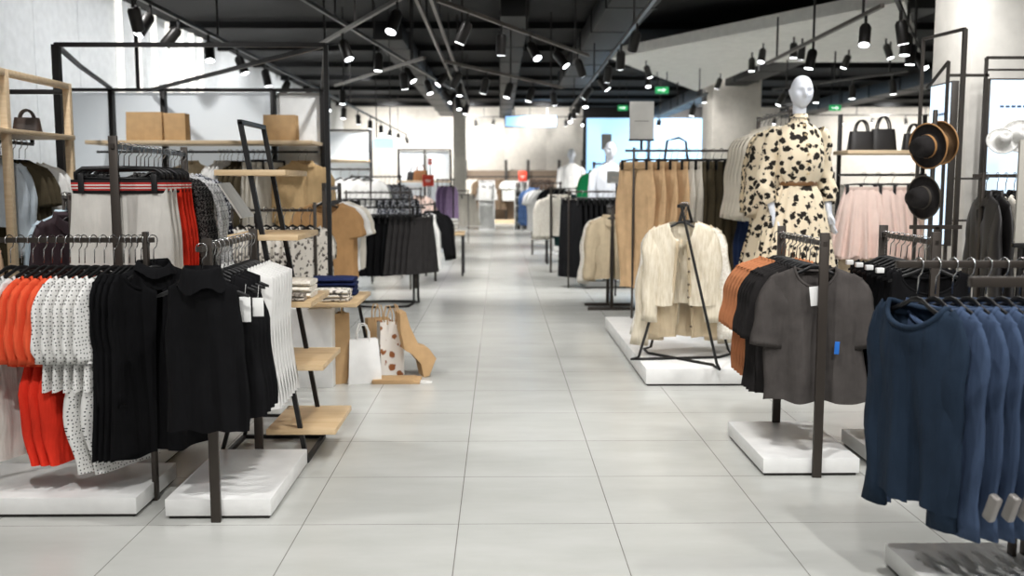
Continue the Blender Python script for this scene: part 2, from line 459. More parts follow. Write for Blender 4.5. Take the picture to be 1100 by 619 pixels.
        P.append(('neckband', collar_ring(nh, .08, .02, .008), m2 or m))
    elif kind == 'pants':
        w, hip, hem, L = o.get('w', .40), o.get('hip', .48), o.get('hem', .20), o.get('L', 1.0)
        P.append(('trouser_legs', pants_part(w, hip, hem, L, max(.022, t*1.3), rng, -.14, n=10 if lo else 18, nv=10 if lo else 20, jog=o.get('jog', False), crotch=o.get('crotch', .27)), m))
        P.append(('waistband', band_part(w*1.01, max(.021, t*1.25), -.165, -.10), m2 or m))
    elif kind == 'halfpants':     # a trouser folded over the hanger bar
        w, L = o.get('w', .26), o.get('L', .62)
        P.append(('trouser_legs', pants_part(w, w*1.05, w*.46, L, max(.020, t), rng, -.14, n=10 if lo else 16, nv=10, crotch=.02), m))
    elif kind == 'shorts':
        w, hip, hem, L = o.get('w', .38), o.get('hip', .46), o.get('hem', .24), o.get('L', .34)
        zt = o.get('zt', -.42)
        P.append(('trouser_legs', pants_part(w, hip, hem, L, max(.02, t), rng, zt-.03, n=10 if lo else 18, nv=12, crotch=.34), m))
        P.append(('waistband', band_part(w*1.01, .016, zt-.035, zt), m2 or m))
    elif kind == 'skirt':
        w, hem, L = o.get('w', .34), o.get('hem', .52), o.get('L', .48)
        P.append(('skirt_body', skirt_part(w, hem, L, o.get('d0', .016), o.get('d1', .03), rng, -.14, n=24 if lo else 48, pleat=o.get('pleat', .25), k=o.get('k', 9), ragged=o.get('ragged', 0)), m))
        P.append(('waistband', band_part(w*1.01, .017, -.145, -.105), m2 or m))
    elif kind == 'tulle':
        w, hem, L = .32, o.get('hem', .70), o.get('L', .55)
        P.append(('skirt_body', skirt_part(w, hem, L, .03, o.get('d1', .07), rng, -.13, n=96, pleat=.42, k=15, ragged=.03), m))
        P.append(('underlayer', skirt_part(w*.96, hem*.9, L+.04, .02, o.get('d1', .07)*.6, rng, -.13, n=40, pleat=.25, k=8), m))
        P.append(('waistband', band_part(w*1.01, .03, -.145, -.105), m2 or m))
    if extra and not merged:
        for e in extra: P.append(e)
    TEMPL[key] = parts_mesh(P, merged, {'tee':'shirt_cloth'}.get(kind, 'cloth')); return TEMPL[key]
def put(tmpl, name, loc, rz, label, cat, group=None, tilt=0.0):
    if len(tmpl) == 1 and not tmpl[0][2]:
        o = link(name, tmpl[0][1], None, loc, rz); tag(o, label, cat, group); root = o
    else:
        root = thing(name, label, cat, loc, rz, group)
        for pn, me, kids in tmpl:
            p = link(pn, me, root)
            for kn, km in kids: link(kn, km, p)
    if tilt: root.rotation_euler = (0, tilt, rz)
    return root
# ------------------------------------------------------------------ hangers
def hook_pts(r=0.0215, n=9):
    pts = []
    for i in range(n+1):
        a = math.radians(-35+225*i/n)
        pts.append((-r*math.cos(a), 0, r*math.sin(a)))
    # the arc starts in front of the rail, runs over it and comes down behind to the stem
    pts += [(0.016, 0, -0.027), (0.003, 0, -0.040), (0, 0, -0.098)]
    return pts
def shoulder_bar(span=.36, slope=.40, n=14):
    rings = []
    for i in range(n+1):
        x = -span/2+span*i/n; ax = abs(x)/(span/2)
        z = ZN-0.030 - slope*abs(x)*sm(0, .35, ax) - 0.010*(1-sm(0, .25, ax)) * 0
        hh = lerp(.010, .009, ax) * (0.6 if ax > .98 else 1); yy = lerp(.0042, .0035, ax)*(0.6 if ax > .98 else 1)
        off = -0.002*ax*ax
        rings.append([(x, off+yy*math.cos(a), z-hh*.5+hh*math.sin(a)) for a in (2*PI*k/8 for k in range(8))])
    return MB().loft(rings, True, True)
HANG = {}
def hanger_t(kind='top', lo=False):
    k = (kind, lo)
    if k in HANG: return HANG[k]
    hk = MB().tube(hook_pts(n=5 if lo else 9), .0024 if not lo else .003, 5 if lo else 7)
    P = [('hook', hk, CHROME if not lo else CHROME)]
    if kind == 'top': P.append(('shoulder_bar', shoulder_bar(n=6 if lo else 14), BLKPL))
    elif kind == 'bar':
        b = shoulder_bar(n=6 if lo else 14); P.append(('shoulder_bar', b, BLKPL))
        P.append(('lower_bar', MB().tube([(-.19, -.006, -.152), (.19, -.006, -.152)], .004, 6), BLKPL))
    else:
        sp = .34 if kind == 'clip' else .40; dz = 0 if kind == 'clip' else -.045
        bar = MB().tube([(-sp/2, 0, -.088), (-.02, 0, -.080), (.02, 0, -.080), (sp/2, 0, -.088)], [.006, .008, .008, .006], 8)
        if dz:
            bar = MB().tube([(-sp/2, 0, -.155), (-sp/2-.002, 0, -.125), (-sp/2+.03, 0, -.104), (-.02, 0, -.100), (.02, 0, -.100), (sp/2-.03, 0, -.104), (sp/2+.002, 0, -.125), (sp/2, 0, -.155)], .011, 8)
            bar.tube([(-sp/2, 0, -.150), (sp/2, 0, -.150)], .008, 8)
        P.append(('bar', bar, BLKPL))
        for s in (-1, 1):
            c = MB().cbox((s*(sp/2-.03)-.014, -.026, -.175+dz), (s*(sp/2-.03)+.014, -.020, -.082+dz), .002)
            c.cbox((s*(sp/2-.03)-.014, .018, -.125+dz), (s*(sp/2-.03)+.014, .022, -.082+dz), .002)
            c.box((s*(sp/2-.03)-.010, -.021, -.100+dz), (s*(sp/2-.03)+.010, .019, -.092+dz)); P.append(('clip', c, BLKPL))
    HANG[k] = parts_mesh(P, lo, 'hanger'); return HANG[k]
def hanger(loc, rz, label, group, kind='top', lo=False, tilt=0.0):
    return put(hanger_t(kind, lo), 'clothes_hanger', loc, rz, label, 'hanger', group, tilt)
def hlabel(lab):
    n = len(lab.split()); return ('black hanger of the ' if n <= 12 else 'hanger of the ' if n == 13 else 'hanger of ' if n == 14 else 'hanger, ')+lab
def row(p0, p1, segs, where, group, rz, lo=False, jit=0.01, hk=None, end='near end', seed=1, zoff=0.0):
    """segs: list of dict(n, t0, t1, desc, name, cat, kind, m, ...). Hangs each garment with its hanger on the rail p0-p1."""
    rng = random.Random(seed); p0 = Vector(p0); p1 = Vector(p1)
    for sg in segs:
        n = sg['n']
        for i in range(n):
            t = lerp(sg['t0'], sg['t1'], i/(n-1) if n > 1 else 0.0)
            pos = p0.lerp(p1, t) + Vector((0, 0, zoff)); dr = Vector((0, 0, sg.get('drop', 0))); r = sg.get('rz', rz)
            if isinstance(r, (list, tuple)): r = lerp(r[0], r[1], i/max(1, n-1))
            r += rng.uniform(-jit, jit)
            if n > 1: lab = '%s %s from %s %s' % (ORD[i], sg['desc'], sg.get('end', end), sg.get('where', where))
            else: lab = '%s %s' % (sg['desc'], sg.get('where', where))
            opts = {k: v for k, v in sg.items() if k not in ('n','t0','t1','desc','name','cat','kind','m','rz','end','hang','where','var','nohang','first','drop')}
            if i == 0 and sg.get('first'): opts.update(sg['first'])
            g = garment(sg['kind'], sg['m'], seed=i % sg.get('var', 1), lo=lo, **opts)
            put(g, sg['name'], pos-dr, r, lab, sg['cat'], group)
            if not sg.get('nohang'):
                hanger(pos, r, hlabel(lab), 'hangers for '+group, sg.get('hang') or {'pants':'clip','skirt':'clip','tulle':'clip','shorts':'clip','halfpants':'clip'}.get(sg['kind'], 'top'), lo)
# ------------------------------------------------------------------ the setting
CEIL = 3.95; YB = 33.5; XL = -5.35; XR = 17.0; Y0 = -3.0
def floor_mat():
    n = NT('pale_stone_tile'); n.setp(Roughness=0.26); n.b.inputs['Specular IOR Level'].default_value = 0.35
    g = n.add('ShaderNodeNewGeometry'); sx = n.add('ShaderNodeSeparateXYZ'); n.link(g.outputs['Position'], sx.inputs[0])
    def lines(out, off, w, half):
        a = n.add('ShaderNodeMath', operation='ADD'); n.link(out, a.inputs[0]); a.inputs[1].default_value = -off + 50*w
        m = n.add('ShaderNodeMath', operation='MODULO'); n.link(a.outputs[0], m.inputs[0]); m.inputs[1].default_value = w
        s2 = n.add('ShaderNodeMath', operation='LESS_THAN'); n.link(m.outputs[0], s2.inputs[0]); s2.inputs[1].default_value = half
        return s2.outputs[0]
    W = 0.631
    lx = lines(sx.outputs['X'], -0.171, W, 0.0035); ly = lines(sx.outputs['Y'], 3.79, W, 0.0035)
    mx = n.add('ShaderNodeMath', operation='MAXIMUM'); n.link(lx, mx.inputs[0]); n.link(ly, mx.inputs[1])
    v = n.coord('Object', (0.6, 1.6, 1)); f = n.noise(v, 2.2, 6.0, 0.6)
    c = n.ramp(f, [(0.3, lin((182, 183, 178))), (0.7, lin((196, 197, 193)))])
    m2 = n.add('ShaderNodeMix', data_type='RGBA'); n.link(mx.outputs[0], m2.inputs['Factor']); n.link(c, m2.inputs[6]); m2.inputs[7].default_value = lin((108, 106, 100))
    n.base(m2.outputs[2])
    return n.m
structure('floor', MB().box((XL-.3, Y0, -0.12), (XR+.3, YB+.3, 0)), floor_mat())
BLACKCEIL = plain('black_ceiling_paint', (9, 9, 10), 0.9)
structure('ceiling', MB().box((XL-.3, Y0, CEIL), (XR+.3, YB+.3, CEIL+.2)), BLACKCEIL)
WALLW = plain('white_wall_paint', (226, 228, 228), 0.75)
WALLB = plain('warm_white_wall_panel', (214, 208, 198), 0.7)
GROOVE = plain('wall_panel_groove', (150, 148, 143), 0.8)
# side walls built as upright panels with shadow grooves between
mb = MB(); mb.box((XL-.3, Y0, 0), (XL-.012, YB, CEIL)); y = Y0
while y < YB:
    mb.cbox((XL-.012, y+.006, 0.0), (XL, min(y+1.2, YB)-.006, CEIL), .003, 0); y += 1.2
structure('wall_left', mb, WALLW)
structure('wall_right', MB().box((XR, Y0, 0), (XR+.3, YB, CEIL)), WALLB)
mb = MB(); xa = at(626, 150, YB).x; xb = at(768, 150, YB).x
for x0, x1 in ((XL-.3, xa), (xb, XR+.3)):
    mb.box((x0, YB, 0), (x1, YB+.3, CEIL)); x = x0
    while x < x1: mb.cbox((x+.008, YB-.012, 0), (min(x+1.45, x1)-.008, YB, CEIL), .003); x += 1.45
structure('wall_back', mb, WALLB)
# shopfront opening with daylight behind its glass
zt = at(690, 127, YB).z
structure('trim_shopfront', MB().box((xa, YB-.05, zt), (xb, YB+.3, CEIL)).bar((xa+.06, YB, 0), (xa+.06, YB, zt), .12).bar((xb-.06, YB, 0), (xb-.06, YB, zt), .12).bar((lerp(xa, xb, .5), YB, 0), (lerp(xa, xb, .5), YB, zt), .10), BLACKM)
w1 = structure('window_1', MB().box((xa+.12, YB+.02, .1), (xb-.12, YB+.06, zt)), emit('daylit_shopfront_glass', (166, 208, 242), 1.05))
# near pillar at the right edge and the far pillar
PX0 = at(1039, 150, 7.2).x
mb = MB(); mb.cbox((PX0, 7.2, 0), (PX0+1.9, 7.85, CEIL), .01)
structure('pillar_near', mb, plain('pillar_plaster', (214, 211, 204), .7))
mb = MB(); p = at(766, 100, 21.5); q = at(818, 100, 21.5); mb.cbox((p.x, 21.5, 0), (q.x, 22.6, CEIL), .01)
structure('pillar_far', mb, WALLB)
# dropped white ceiling panel
zp = 3.40
pts = [fz for fz in (fl(655, 63, zp), fl(748, 98, zp), fl(822, 67, zp), fl(988, 67, zp), fl(972, 1, zp))]
mb = MB(); n = len(pts)
mb.add([p[:] for p in pts]+[(p.x, p.y, zp+.16) for p in pts], [tuple(range(n)), tuple(range(2*n-1, n-1, -1))]+[(i, (i+1) % n, n+(i+1) % n, n+i) for i in range(n)])
structure('ceiling_panel', mb, plain('white_ceiling_panel', (232, 231, 226), .7))
# exposed services in the black ceiling
DUCT = plain('dark_painted_duct', (17, 17, 17), .55, .2)
duct_spec = [(-1.7, 15, 32, .45, .26), (.2, 13, 33, .38, .24), (1.6, 11, 22, .6, .3), (5.2, 12, 32, .5, .3), (9.5, 10, 32, .6, .3)]
for i, (x, y0, y1, w, h) in enumerate(duct_spec):
    mb = MB(); mb.cbox((x-w/2, y0, CEIL-.16-h), (x+w/2, y1, CEIL-.16), .02); y = y0+1
    while y < y1: mb.cbox((x-w/2-.02, y, CEIL-.17-h), (x+w/2+.02, y+.05, CEIL-.15), .006); y += 1.9
    tag(mb.build('ceiling_duct', DUCT), '%s black sheet-metal duct from the white side wall, under the ceiling' % ORD[i], 'duct', 'ducts under the black ceiling')
for i in range(8):
    y = 13.2+i*2.6
    mb = MB().bar((XL+.1, y, CEIL-.07), (XR-.2, y, CEIL-.07), .08, .10)
    mb.bar((XL+.1, y+.0, CEIL-.125), (XR-.2, y, CEIL-.125), .16, .016)
    tag(mb.build('ceiling_joist', BLACKCEIL), '%s dark joist across the aisle counted from the shop entrance' % ORD[i], 'beam', 'joists under the ceiling')
# lighting tracks and their spotlights
TRK = plain('track_black', (40, 38, 37), .4, .2); TRKL = plain('track_grey', (96, 90, 84), .4, .3)
LENS = emit('spot_lens_lit', (250, 252, 255), 9.0)
def spot_t():
    if 'spot' in TEMPL: return TEMPL['spot']
    b = MB().tube([(0,0,.0),(0,0,-.03),(0,0,-.19),(0,0,-.205)], [.036,.052,.052,.050], 16)
    l = MB().tube([(0,0,-.200),(0,0,-.208)], .044, 16)
    TEMPL['spot'] = (b.mesh('housing', TRK, angle=.6), l.mesh('lens', LENS, angle=.6), MB().bar((0,0,.081),(0,0,-.06), .018,.03).mesh('bracket', TRK, angle=.6))
    return TEMPL['spot']
NSPOT = [0]
def spotlight(loc, tilt, rz, label, group, scale=1.0):
    hb, ln, br = spot_t()
    t = thing('track_spotlight', label, 'spotlight', loc, 0, group); t.scale = (scale,)*3
    h = link('housing', hb, t, (0, 0, 0)); h.rotation_euler = (tilt, 0, rz); link('lens', ln, h); link('bracket', br, t)
def track(a, b, desc, spots, grey=False, drop=.10, seed=0, w=.034, rt=None):
    a = Vector(a); b = Vector(b); rng = random.Random(seed)
    t = tag(MB().bar(a, b, w, w).build('lighting_track', TRKL if grey else TRK), desc[0], 'track', 'lighting tracks')
    for q in (.12, .5, .88):
        p = a.lerp(b, q); MB().bar(p, (p.x, p.y, rt or CEIL-.002), .02).build('suspension_rod', TRK, t)
    for i, (q, tl, rz) in enumerate(spots):
        p = a.lerp(b, q)
        spotlight((p.x, p.y, p.z-drop), tl, rz, '%s black can spotlight from the entrance end of %s' % (ORD[i], desc[1]), 'spotlights on '+desc[1])
S = lambda n, q0=.08, q1=.92, sd=1: [(lerp(q0, q1, i/max(1, n-1)), random.Random(sd*91+i).uniform(-.75, .75), random.Random(sd*57+i).uniform(-1.6, 1.6)) for i in range(n)]
ZT = 2.95
def tk(x0, y0, x1, y1, d, n, spots, z=ZT, **k): track(fl(x0, y0, z), fl(x1, y1, z), (d, n), spots, **k)
track((-2.98, 7.6, 2.9), (-2.98, 31.5, 2.9), ('black lighting track running along the white side wall', 'the side wall track'), [((i/15)**1.5*.96+.02, random.Random(i).uniform(-.8, .8), random.Random(i+50).uniform(-1.6, 1.6)) for i in range(16)], seed=1)
tk(318, -6, 500, 105, 'long black track slanting over the aisle towards the back', 'the slanting aisle track', S(5, .3, .9, 2), z=3.0)
tk(340, 50, 440, -8, 'grey track slanting up beside the side wall track', 'the short grey track', S(2, .35, .9, 3), z=2.9, grey=True)
tk(470, 0, 632, 60, 'thin grey track crossing the aisle ahead of the white panel', 'the crossing track', S(5, .15, .9, 4), grey=True)
tk(705, -4, 612, 118, 'long track between aisle and white ceiling panel', 'the track by the white panel', S(9, .1, .98, 5), z=2.97, grey=True)
tk(446, -4, 497, 112, 'grey track over the middle of the aisle', 'the middle aisle track', S(3, .45, .95, 6), z=3.06, grey=True)
tk(462, -4, 504, 112, 'second grey track just beside the middle aisle track', 'the twin aisle track', S(2, .55, .9, 16), z=3.08, grey=True)
tk(360, 92, 456, 62, 'short grey track low over the far racks', 'the far left track', S(2, .1, .8, 7), z=2.85, grey=True)
tk(478, 66, 604, 94, 'thin grey track spanning the far aisle', 'the far crossing track', S(5, .1, .9, 8), z=2.86, grey=True)
tk(824, 68, 948, 6, 'thin grey track below the white ceiling panel', 'the track under the panel', S(2, .5, .9, 9), z=2.9, grey=True, rt=zp-.002)
tk(962, -4, 985, 50, 'black track next to the near pillar', 'the pillar track', S(4, .2, .95, 10), z=2.9)
tk(830, 96, 976, 76, 'dark track behind the mannequin under the black ceiling', 'the track behind the mannequin', S(4, .1, .9, 11), z=2.95)
track((-1.0, YB-1.0, 3.55), (3.0, YB-1.0, 3.55), ('black track washing the pale back wall', 'the back wall track'), S(7, .05, .95, 12))
track((8.6, YB-2.0, 3.55), (14.5, YB-2.0, 3.55), ('black track before the far pale wall behind the mannequin', 'the far wall track'), S(6, .05, .95, 13))
tk(704, 126, 760, 100, 'track between the sign and the far pillar', 'the track by the far pillar', S(2, .1, .8, 14), z=2.9)
for i, (px, py) in enumerate(((425+271, 76), (757, 95), (774, 78), (694, 64), (808, 55), (820, 45), (862, 40), (822+31, 38), (952, 40), (912, 52))):
    p = fl(px, py, zp); NSPOT[0] += 1
    spotlight((p.x, p.y, zp-.10), .35*((i % 3)-1), .5*i, '%s can spotlight under the white ceiling panel, counting from the far pillar' % ORD[i], 'spotlights under the white ceiling panel')
# hanging light-blue screen at the back
p = at(542, 124, 31.5); q = at(598, 137, 31.5)
t = thing('hanging_screen', 'wide light-blue lit screen hanging before the back wall', 'screen', (lerp(p.x, q.x, .5), 31.5, q.z))
w = q.x-p.x; h = p.z-q.z
MB().cbox((-w/2, -.06, 0), (w/2, .06, h), .01).build('case', BLACKM, t)
MB().box((-w/2+.03, -.065, .03), (w/2-.03, -.061, h-.03)).build('display', emit('screen_blue', (150, 196, 240), 1.1), t)
for s_ in (-1, 1): MB().bar((s_*(w/2-.3), 0, h), (s_*(w/2-.3), 0, CEIL-q.z-.002), .04).build('suspension_rod', BLACKM, t)
# ------------------------------------------------------------------ light
w_ = bpy.data.worlds.new('world'); sc.world = w_; w_.use_nodes = True
bg = w_.node_tree.nodes['Background']; bg.inputs['Color'].default_value = (1.0, 0.985, 0.96, 1); bg.inputs['Strength'].default_value = .42
def lamp(name, typ, loc, energy, rot=(0,0,0), size=.1, size_y=None, cone=1.6, blend=.5, col=(1, .985, .965)):
    d = bpy.data.lights.new(name, typ); d.energy = energy; d.color = col
    if typ == 'SPOT': d.spot_size = cone; d.spot_blend = blend; d.shadow_soft_size = size
    if typ == 'AREA':
        d.size = size
        if size_y: d.shape = 'RECTANGLE'; d.size_y = size_y
    o = bpy.data.objects.new(name, d); COL.objects.link(o); o.location = loc; o.rotation_euler = rot; return o
def aim(o, target):
    d = Vector(target)-o.location; o.rotation_euler = d.to_track_quat('-Z', 'Y').to_euler()
k = 0
for x, y, e, tx, ty in ((.35, .6, 260, .4, 1.6), (.5, 3.2, 330, .3, 3.8), (.25, 6.0, 300, .2, 6.8), (.4, 9.0, 300, .3, 9.6), (-1.2, 1.9, 330, -1.7, 4.2), (1.5, 1.4, 330, 1.9, 4.0),
                      (-3.2, 3.0, 200, -2.4, 4.6), (-2.6, 5.6, 260, -2.1, 6.6), (-3.4, 8.2, 260, -2.6, 9.4), (2.9, .9, 260, 1.9, 3.1), (3.4, 3.0, 200, 2.6, 4.4), (2.1, 5.4, 110, 1.75, 3.3), (2.7, 4.8, 190, 2.0, 6.6), (3.0, 6.6, 240, 2.6, 8.4), (.7, 5.2, 190, 1.3, 7.4), (-1.0, 8.8, 240, -1.0, 10.4)):  # those aimed under the sweatshirt rack are added to brighten its plinth
    o = lamp('track_lamp', 'SPOT', (x, y, 3.45), e*.60, size=.06, cone=1.7, blend=.8); aim(o, (tx, ty, 0))
    if y == 5.4: o.data.shadow_soft_size = .25
for y in (12.0, 15.0, 18.5, 22.5, 27, 31):
    for x in (-3.3, -1.5, 0.2, 1.8, 3.9):
        o = lamp('track_lamp', 'SPOT', (x*(1+.012*y), y, 2.62), 175*(1 if k % 2 else 1.3), size=.06, cone=1.75, blend=.75)
        aim(o, (x*(1+.012*y)+.25*((k % 3)-1), y+1.0, 0)); k += 1
for x in (8.5, 12.5):
    for y in (12, 18, 24, 30): lamp('track_lamp', 'SPOT', (x, y, 3.4), 380, size=.1, cone=2.0, blend=.7)
# spots added to brighten walls and pillars, with no fixtures there
for y in (10.6, 12.3, 14.2, 16.5, 19.5, 23.5, 28):
    o = lamp('wall_washer', 'SPOT', (XL+2.3, y, 3.75), 120 if y < 15 else 270, size=.25, cone=2.3, blend=1.0, col=(.97, .98, 1)); aim(o, (XL, y+.4, 2.2))
for x in (-3.5, -1, 1.4, 6.5, 9.5, 12.5, 15.5):
    o = lamp('wall_washer', 'SPOT', (x, YB-2.6, 3.7), 560, size=.25, cone=2.2, blend=1.0); aim(o, (x, YB, 2.0))
for x, y, tx, ty in ((3.2, 4.4, 4.2, 7.2), (4.6, 4.4, 5.2, 7.2), (2.3, 7.3, 3.5, 7.5), (5.0, 18.0, 5.4, 21.5), (3.0, 20, 4.9, 22)):
    o = lamp('wall_washer', 'SPOT', (x, y, 3.7), 95 if y < 10 else 200, size=.25, cone=2.0, blend=1.0); aim(o, (tx, ty, 2.2))
# ------------------------------------------------------------------ fabrics
BLACKC = fabric('black_jersey', (15, 15, 17), .2, 220, .3)
BLACK2 = fabric('soft_black_crepe', (19, 19, 21), .2, 180, .3)
CHARC = fabric('washed_charcoal_jersey', (76, 72, 70), .2, 200, .35)
DARKG = fabric('washed_black_jersey', (40, 38, 38), .22, 200, .35)
RUST = fabric('rust_jersey', (186, 122, 84), .15, 200, .3)
NAVY = fabric('navy_sweat', (50, 66, 92), .12, 240, .3)
NAVYL = fabric('blue_sweat', (62, 77, 102), .12, 240, .3)
WHITEC = fabric('white_cotton', (232, 231, 228), .05, 220, .25)
OFFW = fabric('off_white_linen', (214, 211, 204), .07, 140, .35)
CORAL = fabric('coral_red_crepe', (238, 96, 62), .08, 200, .25)
REDO = fabric('bright_red_twill', (226, 56, 38), .10, 200, .25)
DOTS = dots('white_black_dots', (236, 235, 232), (40, 40, 46))
TWEEDD = speckle('dark_tweed', (20, 20, 22), (104, 102, 100), 130, (.46, .62))
TWEEDL = speckle('pale_tweed', (128, 128, 130), (232, 232, 232), 120, (.36, .56))
PATNB = speckle('navy_white_print', (24, 28, 44), (206, 208, 214), 60, (.5, .54))
CREAM = speckle('cream_cable_knit', (212, 200, 176), (232, 223, 204), 30, (.35, .65), stretch=(3, 1, .4))
IVORYK = speckle('ivory_knit', (222, 214, 200), (246, 242, 232), 60, (.35, .65))
BEIGEK = fabric('beige_knit', (208, 190, 160), .08, 90, .5)
BEIGE = fabric('beige_linen', (210, 192, 162), .08, 140, .35)
TAN = fabric('tan_twill', (208, 174, 134), .10, 160, .3)
CAMEL = fabric('camel_jersey', (182, 142, 98), .10, 160, .3)
OLIVE = fabric('olive_brown_twill', (78, 70, 54), .12, 160, .3)
STONE = fabric('stone_twill', (206, 200, 188), .07, 160, .3)
DENIMP = fabric('pale_denim', (196, 206, 214), .10, 160, .3)
DENIM = fabric('mid_blue_denim', (92, 122, 172), .12, 160, .3)
GREEN = fabric('emerald_wool', (20, 112, 66), .12, 160, .3)
PINK = fabric('blush_tulle', (238, 214, 204), .05, 200, .3)
LILAC = fabric('lilac_knit', (158, 134, 172), .10, 160, .3)
LEOP = blotch('black_flower_print', (228, 213, 186), (38, 34, 30), 19.0, .41)
LEOPS = blotch('small_black_flower_print', (224, 205, 172), (38, 34, 30), 24.0, .41)
MONO = blotch('white_sketch_print', (228, 222, 212), (96, 90, 84), 24.0, .34)
STRIPE = striped('striped_waistband', [(-.30, (20, 20, 22)), (-.152, (200, 60, 56)), (-.143, (238, 236, 230)), (-.137, (200, 60, 56)), (-.129, (238, 236, 230)), (-.123, (200, 60, 56)), (-.114, (20, 20, 22))])
BLUETAG = plain('blue_sticker', (36, 110, 200), .4)
SECTAG = plain('grey_security_tag', (128, 124, 120), .35, .2)
# ------------------------------------------------------------------ racks
def post_rack(label, a, b, ztop, zrail, ext=(.03, .03), w=.034, group=None, name='clothes_rack', foot=True):
    """two upright posts at floor points a, b and one rail between them"""
    a = Vector((a[0], a[1], 0)); b = Vector((b[0], b[1], 0)); d = (b-a).normalized()
    t = thing(name, label, 'clothes rack', a, 0, group); b = b-a; a = Vector()
    ang = math.atan2(d.y, d.x)
    for p in (a, b):
        m = MB().cbox((-.010, -w/2, 0), (.010, w/2, ztop), .002).xf(Matrix.Rotation(ang, 4, 'Z')); m.build('post', STEEL, t, p)
    up = Vector((0, 0, zrail))
    MB().bar(a+up-d*ext[0], b+up+d*ext[1], .021, .021).build('rail', STEEL, t)
    return t, a, b
def plinth(label, x0, y0, x1, y1, h=.085, z=0.0):
    t = thing('display_plinth', label, 'plinth', ((x0+x1)/2, (y0+y1)/2, z), 0, None)
    w, d = (x1-x0)/2, (y1-y0)/2
    MB().cbox((-w, -d, .014), (w, d, h), .003).build('slab', PLINTH, t)
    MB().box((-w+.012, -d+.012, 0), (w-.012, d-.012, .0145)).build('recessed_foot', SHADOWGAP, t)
    return t
V3 = Vector
# ---- rack A: low rack at the near left, rail across the view
fa = fl(168, 537); ya = fa.y; xa1 = fa.x; zra = at(100, 258, ya).z; zta = at(163, 249, ya).z
pA = fl(150, 556)
plinth('long low white plinth under the orange and dotted blouses', -2.75, pA.y, pA.x-.012, pA.y+.50)
lA = 'low bronzed steel rack carrying the orange and dotted blouses'
xl = fl(6, 523).x
t, _, _ = post_rack(lA, (xa1, ya), (-2.66, ya), zta, zra, (.035, .0))
MB().cbox((xl-xa1-.012, -.010, .09), (xl-xa1+.012, .010, zra), .002).build('post', STEEL, t)
PA0 = V3((-2.62, ya, zra)); PA1 = V3((xa1-.02, ya, zra))
def ta(px): return (at(px, 258, ya).x-PA0.x)/(PA1.x-PA0.x)
wA = 'of the blouse rack'
row(PA0, PA1, [
    dict(n=4, t0=ta(10), t1=ta(46), desc='white blouse', name='blouse', cat='blouse', kind='blouse', m=WHITEC, L=.44, t=.008, nh=.155, end='outer end'),
    dict(n=4, t0=ta(55), t1=ta(84), desc='orange blouse', name='blouse', cat='blouse', kind='blouse', m=CORAL, L=.50, t=.008, nh=.155, end='outer end'),
    dict(n=5, t0=ta(90), t1=ta(132), desc='black-dotted white blouse', name='blouse', cat='blouse', kind='blouse', m=DOTS, L=.60, t=.008, nh=.155, end='outer end'),
    dict(n=4, t0=ta(138), t1=ta(157), t=.008, desc='long black shirt', name='shirt', cat='shirt', kind='sweat', m=BLACKC, L=.90, sl=.5, w=.41, ang=.04, nh=.14, end='outer end'),
    dict(n=1, t0=ta(164), t1=1, desc='black open-necked shirt beside the end post', name='shirt', cat='shirt', kind='shirt', m=BLACK2, L=.92, sl=.50, w=.44, ny=.04, rz=.80)],
    wA, 'garments on the low orange blouse rack', 1.15, seed=3)
row(PA0, PA1, [
    dict(n=2, t0=ta(8), t1=ta(24), desc='white shorts under the blouses', name='shorts', cat='shorts', kind='shorts', m=OFFW, zt=-.46, L=.42, nohang=1, end='outer end'),
    dict(n=3, t0=ta(60), t1=ta(80), desc='red shorts under the blouses', name='shorts', cat='shorts', kind='shorts', m=REDO, zt=-.48, L=.42, nohang=1, end='outer end', hem=.21),
    dict(n=2, t0=ta(108), t1=ta(126), desc='dotted shorts under the blouses', name='shorts', cat='shorts', kind='shorts', m=DOTS, zt=-.50, L=.44, nohang=1, end='outer end', hem=.25)],
    wA, 'shorts under the blouses', 1.15, seed=3, zoff=-.004, jit=.01)
# ---- rack B: taller rack behind with striped-waist trousers
fb = fl(137, 505); zrb = at(135, 157, fb.y).z; ztb = at(128, 146, fb.y).z
pb = V3((-1.93, fb.y+1.42, 0))
t, _, _ = post_rack('tall bronzed steel rack holding striped-waist trousers', (fb.x, fb.y), (pb.x, pb.y), ztb, zrb, (.02, .02), .04)
q = fl(165, 507); plinth('low white plinth under the tall trouser rack', -2.20, q.y, q.x+.02, q.y+.58)
B0 = V3((fb.x, fb.y, zrb)); B1 = V3((pb.x, pb.y, zrb)); wB = 'of the tall trouser rack'
row(B0, B1, [
    dict(n=3, t0=.05, t1=.17, desc='white trouser with red-striped waistband', name='trousers', cat='trousers', kind='pants', m=OFFW, m2=STRIPE, L=1.06, w=.45, hip=.50, hem=.24, t=.018, fold=.014, hang='wide', drop=.055),
    dict(n=4, t0=.26, t1=.42, desc='red trouser with striped waistband', name='trousers', cat='trousers', kind='pants', m=REDO, m2=STRIPE, L=1.0, w=.44, hip=.49, hem=.22, t=.018, hang='wide', rz=.05, drop=.055),
    dict(n=3, t0=.50, t1=.62, desc='dark tweed jacket', name='jacket', cat='jacket', kind='sweat', m=TWEEDD, L=.62, sl=.55, t=.02, w=.46, rz=.10),
    dict(n=3, t0=.70, t1=.82, desc='pale grey tweed jacket', name='jacket', cat='jacket', kind='sweat', m=TWEEDL, L=.60, sl=.5, t=.022, w=.48, rz=.12),
    dict(n=2, t0=.90, t1=.97, desc='navy print top', name='top', cat='top', kind='sweat', m=PATNB, L=.66, sl=.5, t=.018, w=.46, rz=.14)],
    wB, 'garments on the tall trouser rack', .03, seed=5, jit=.01)
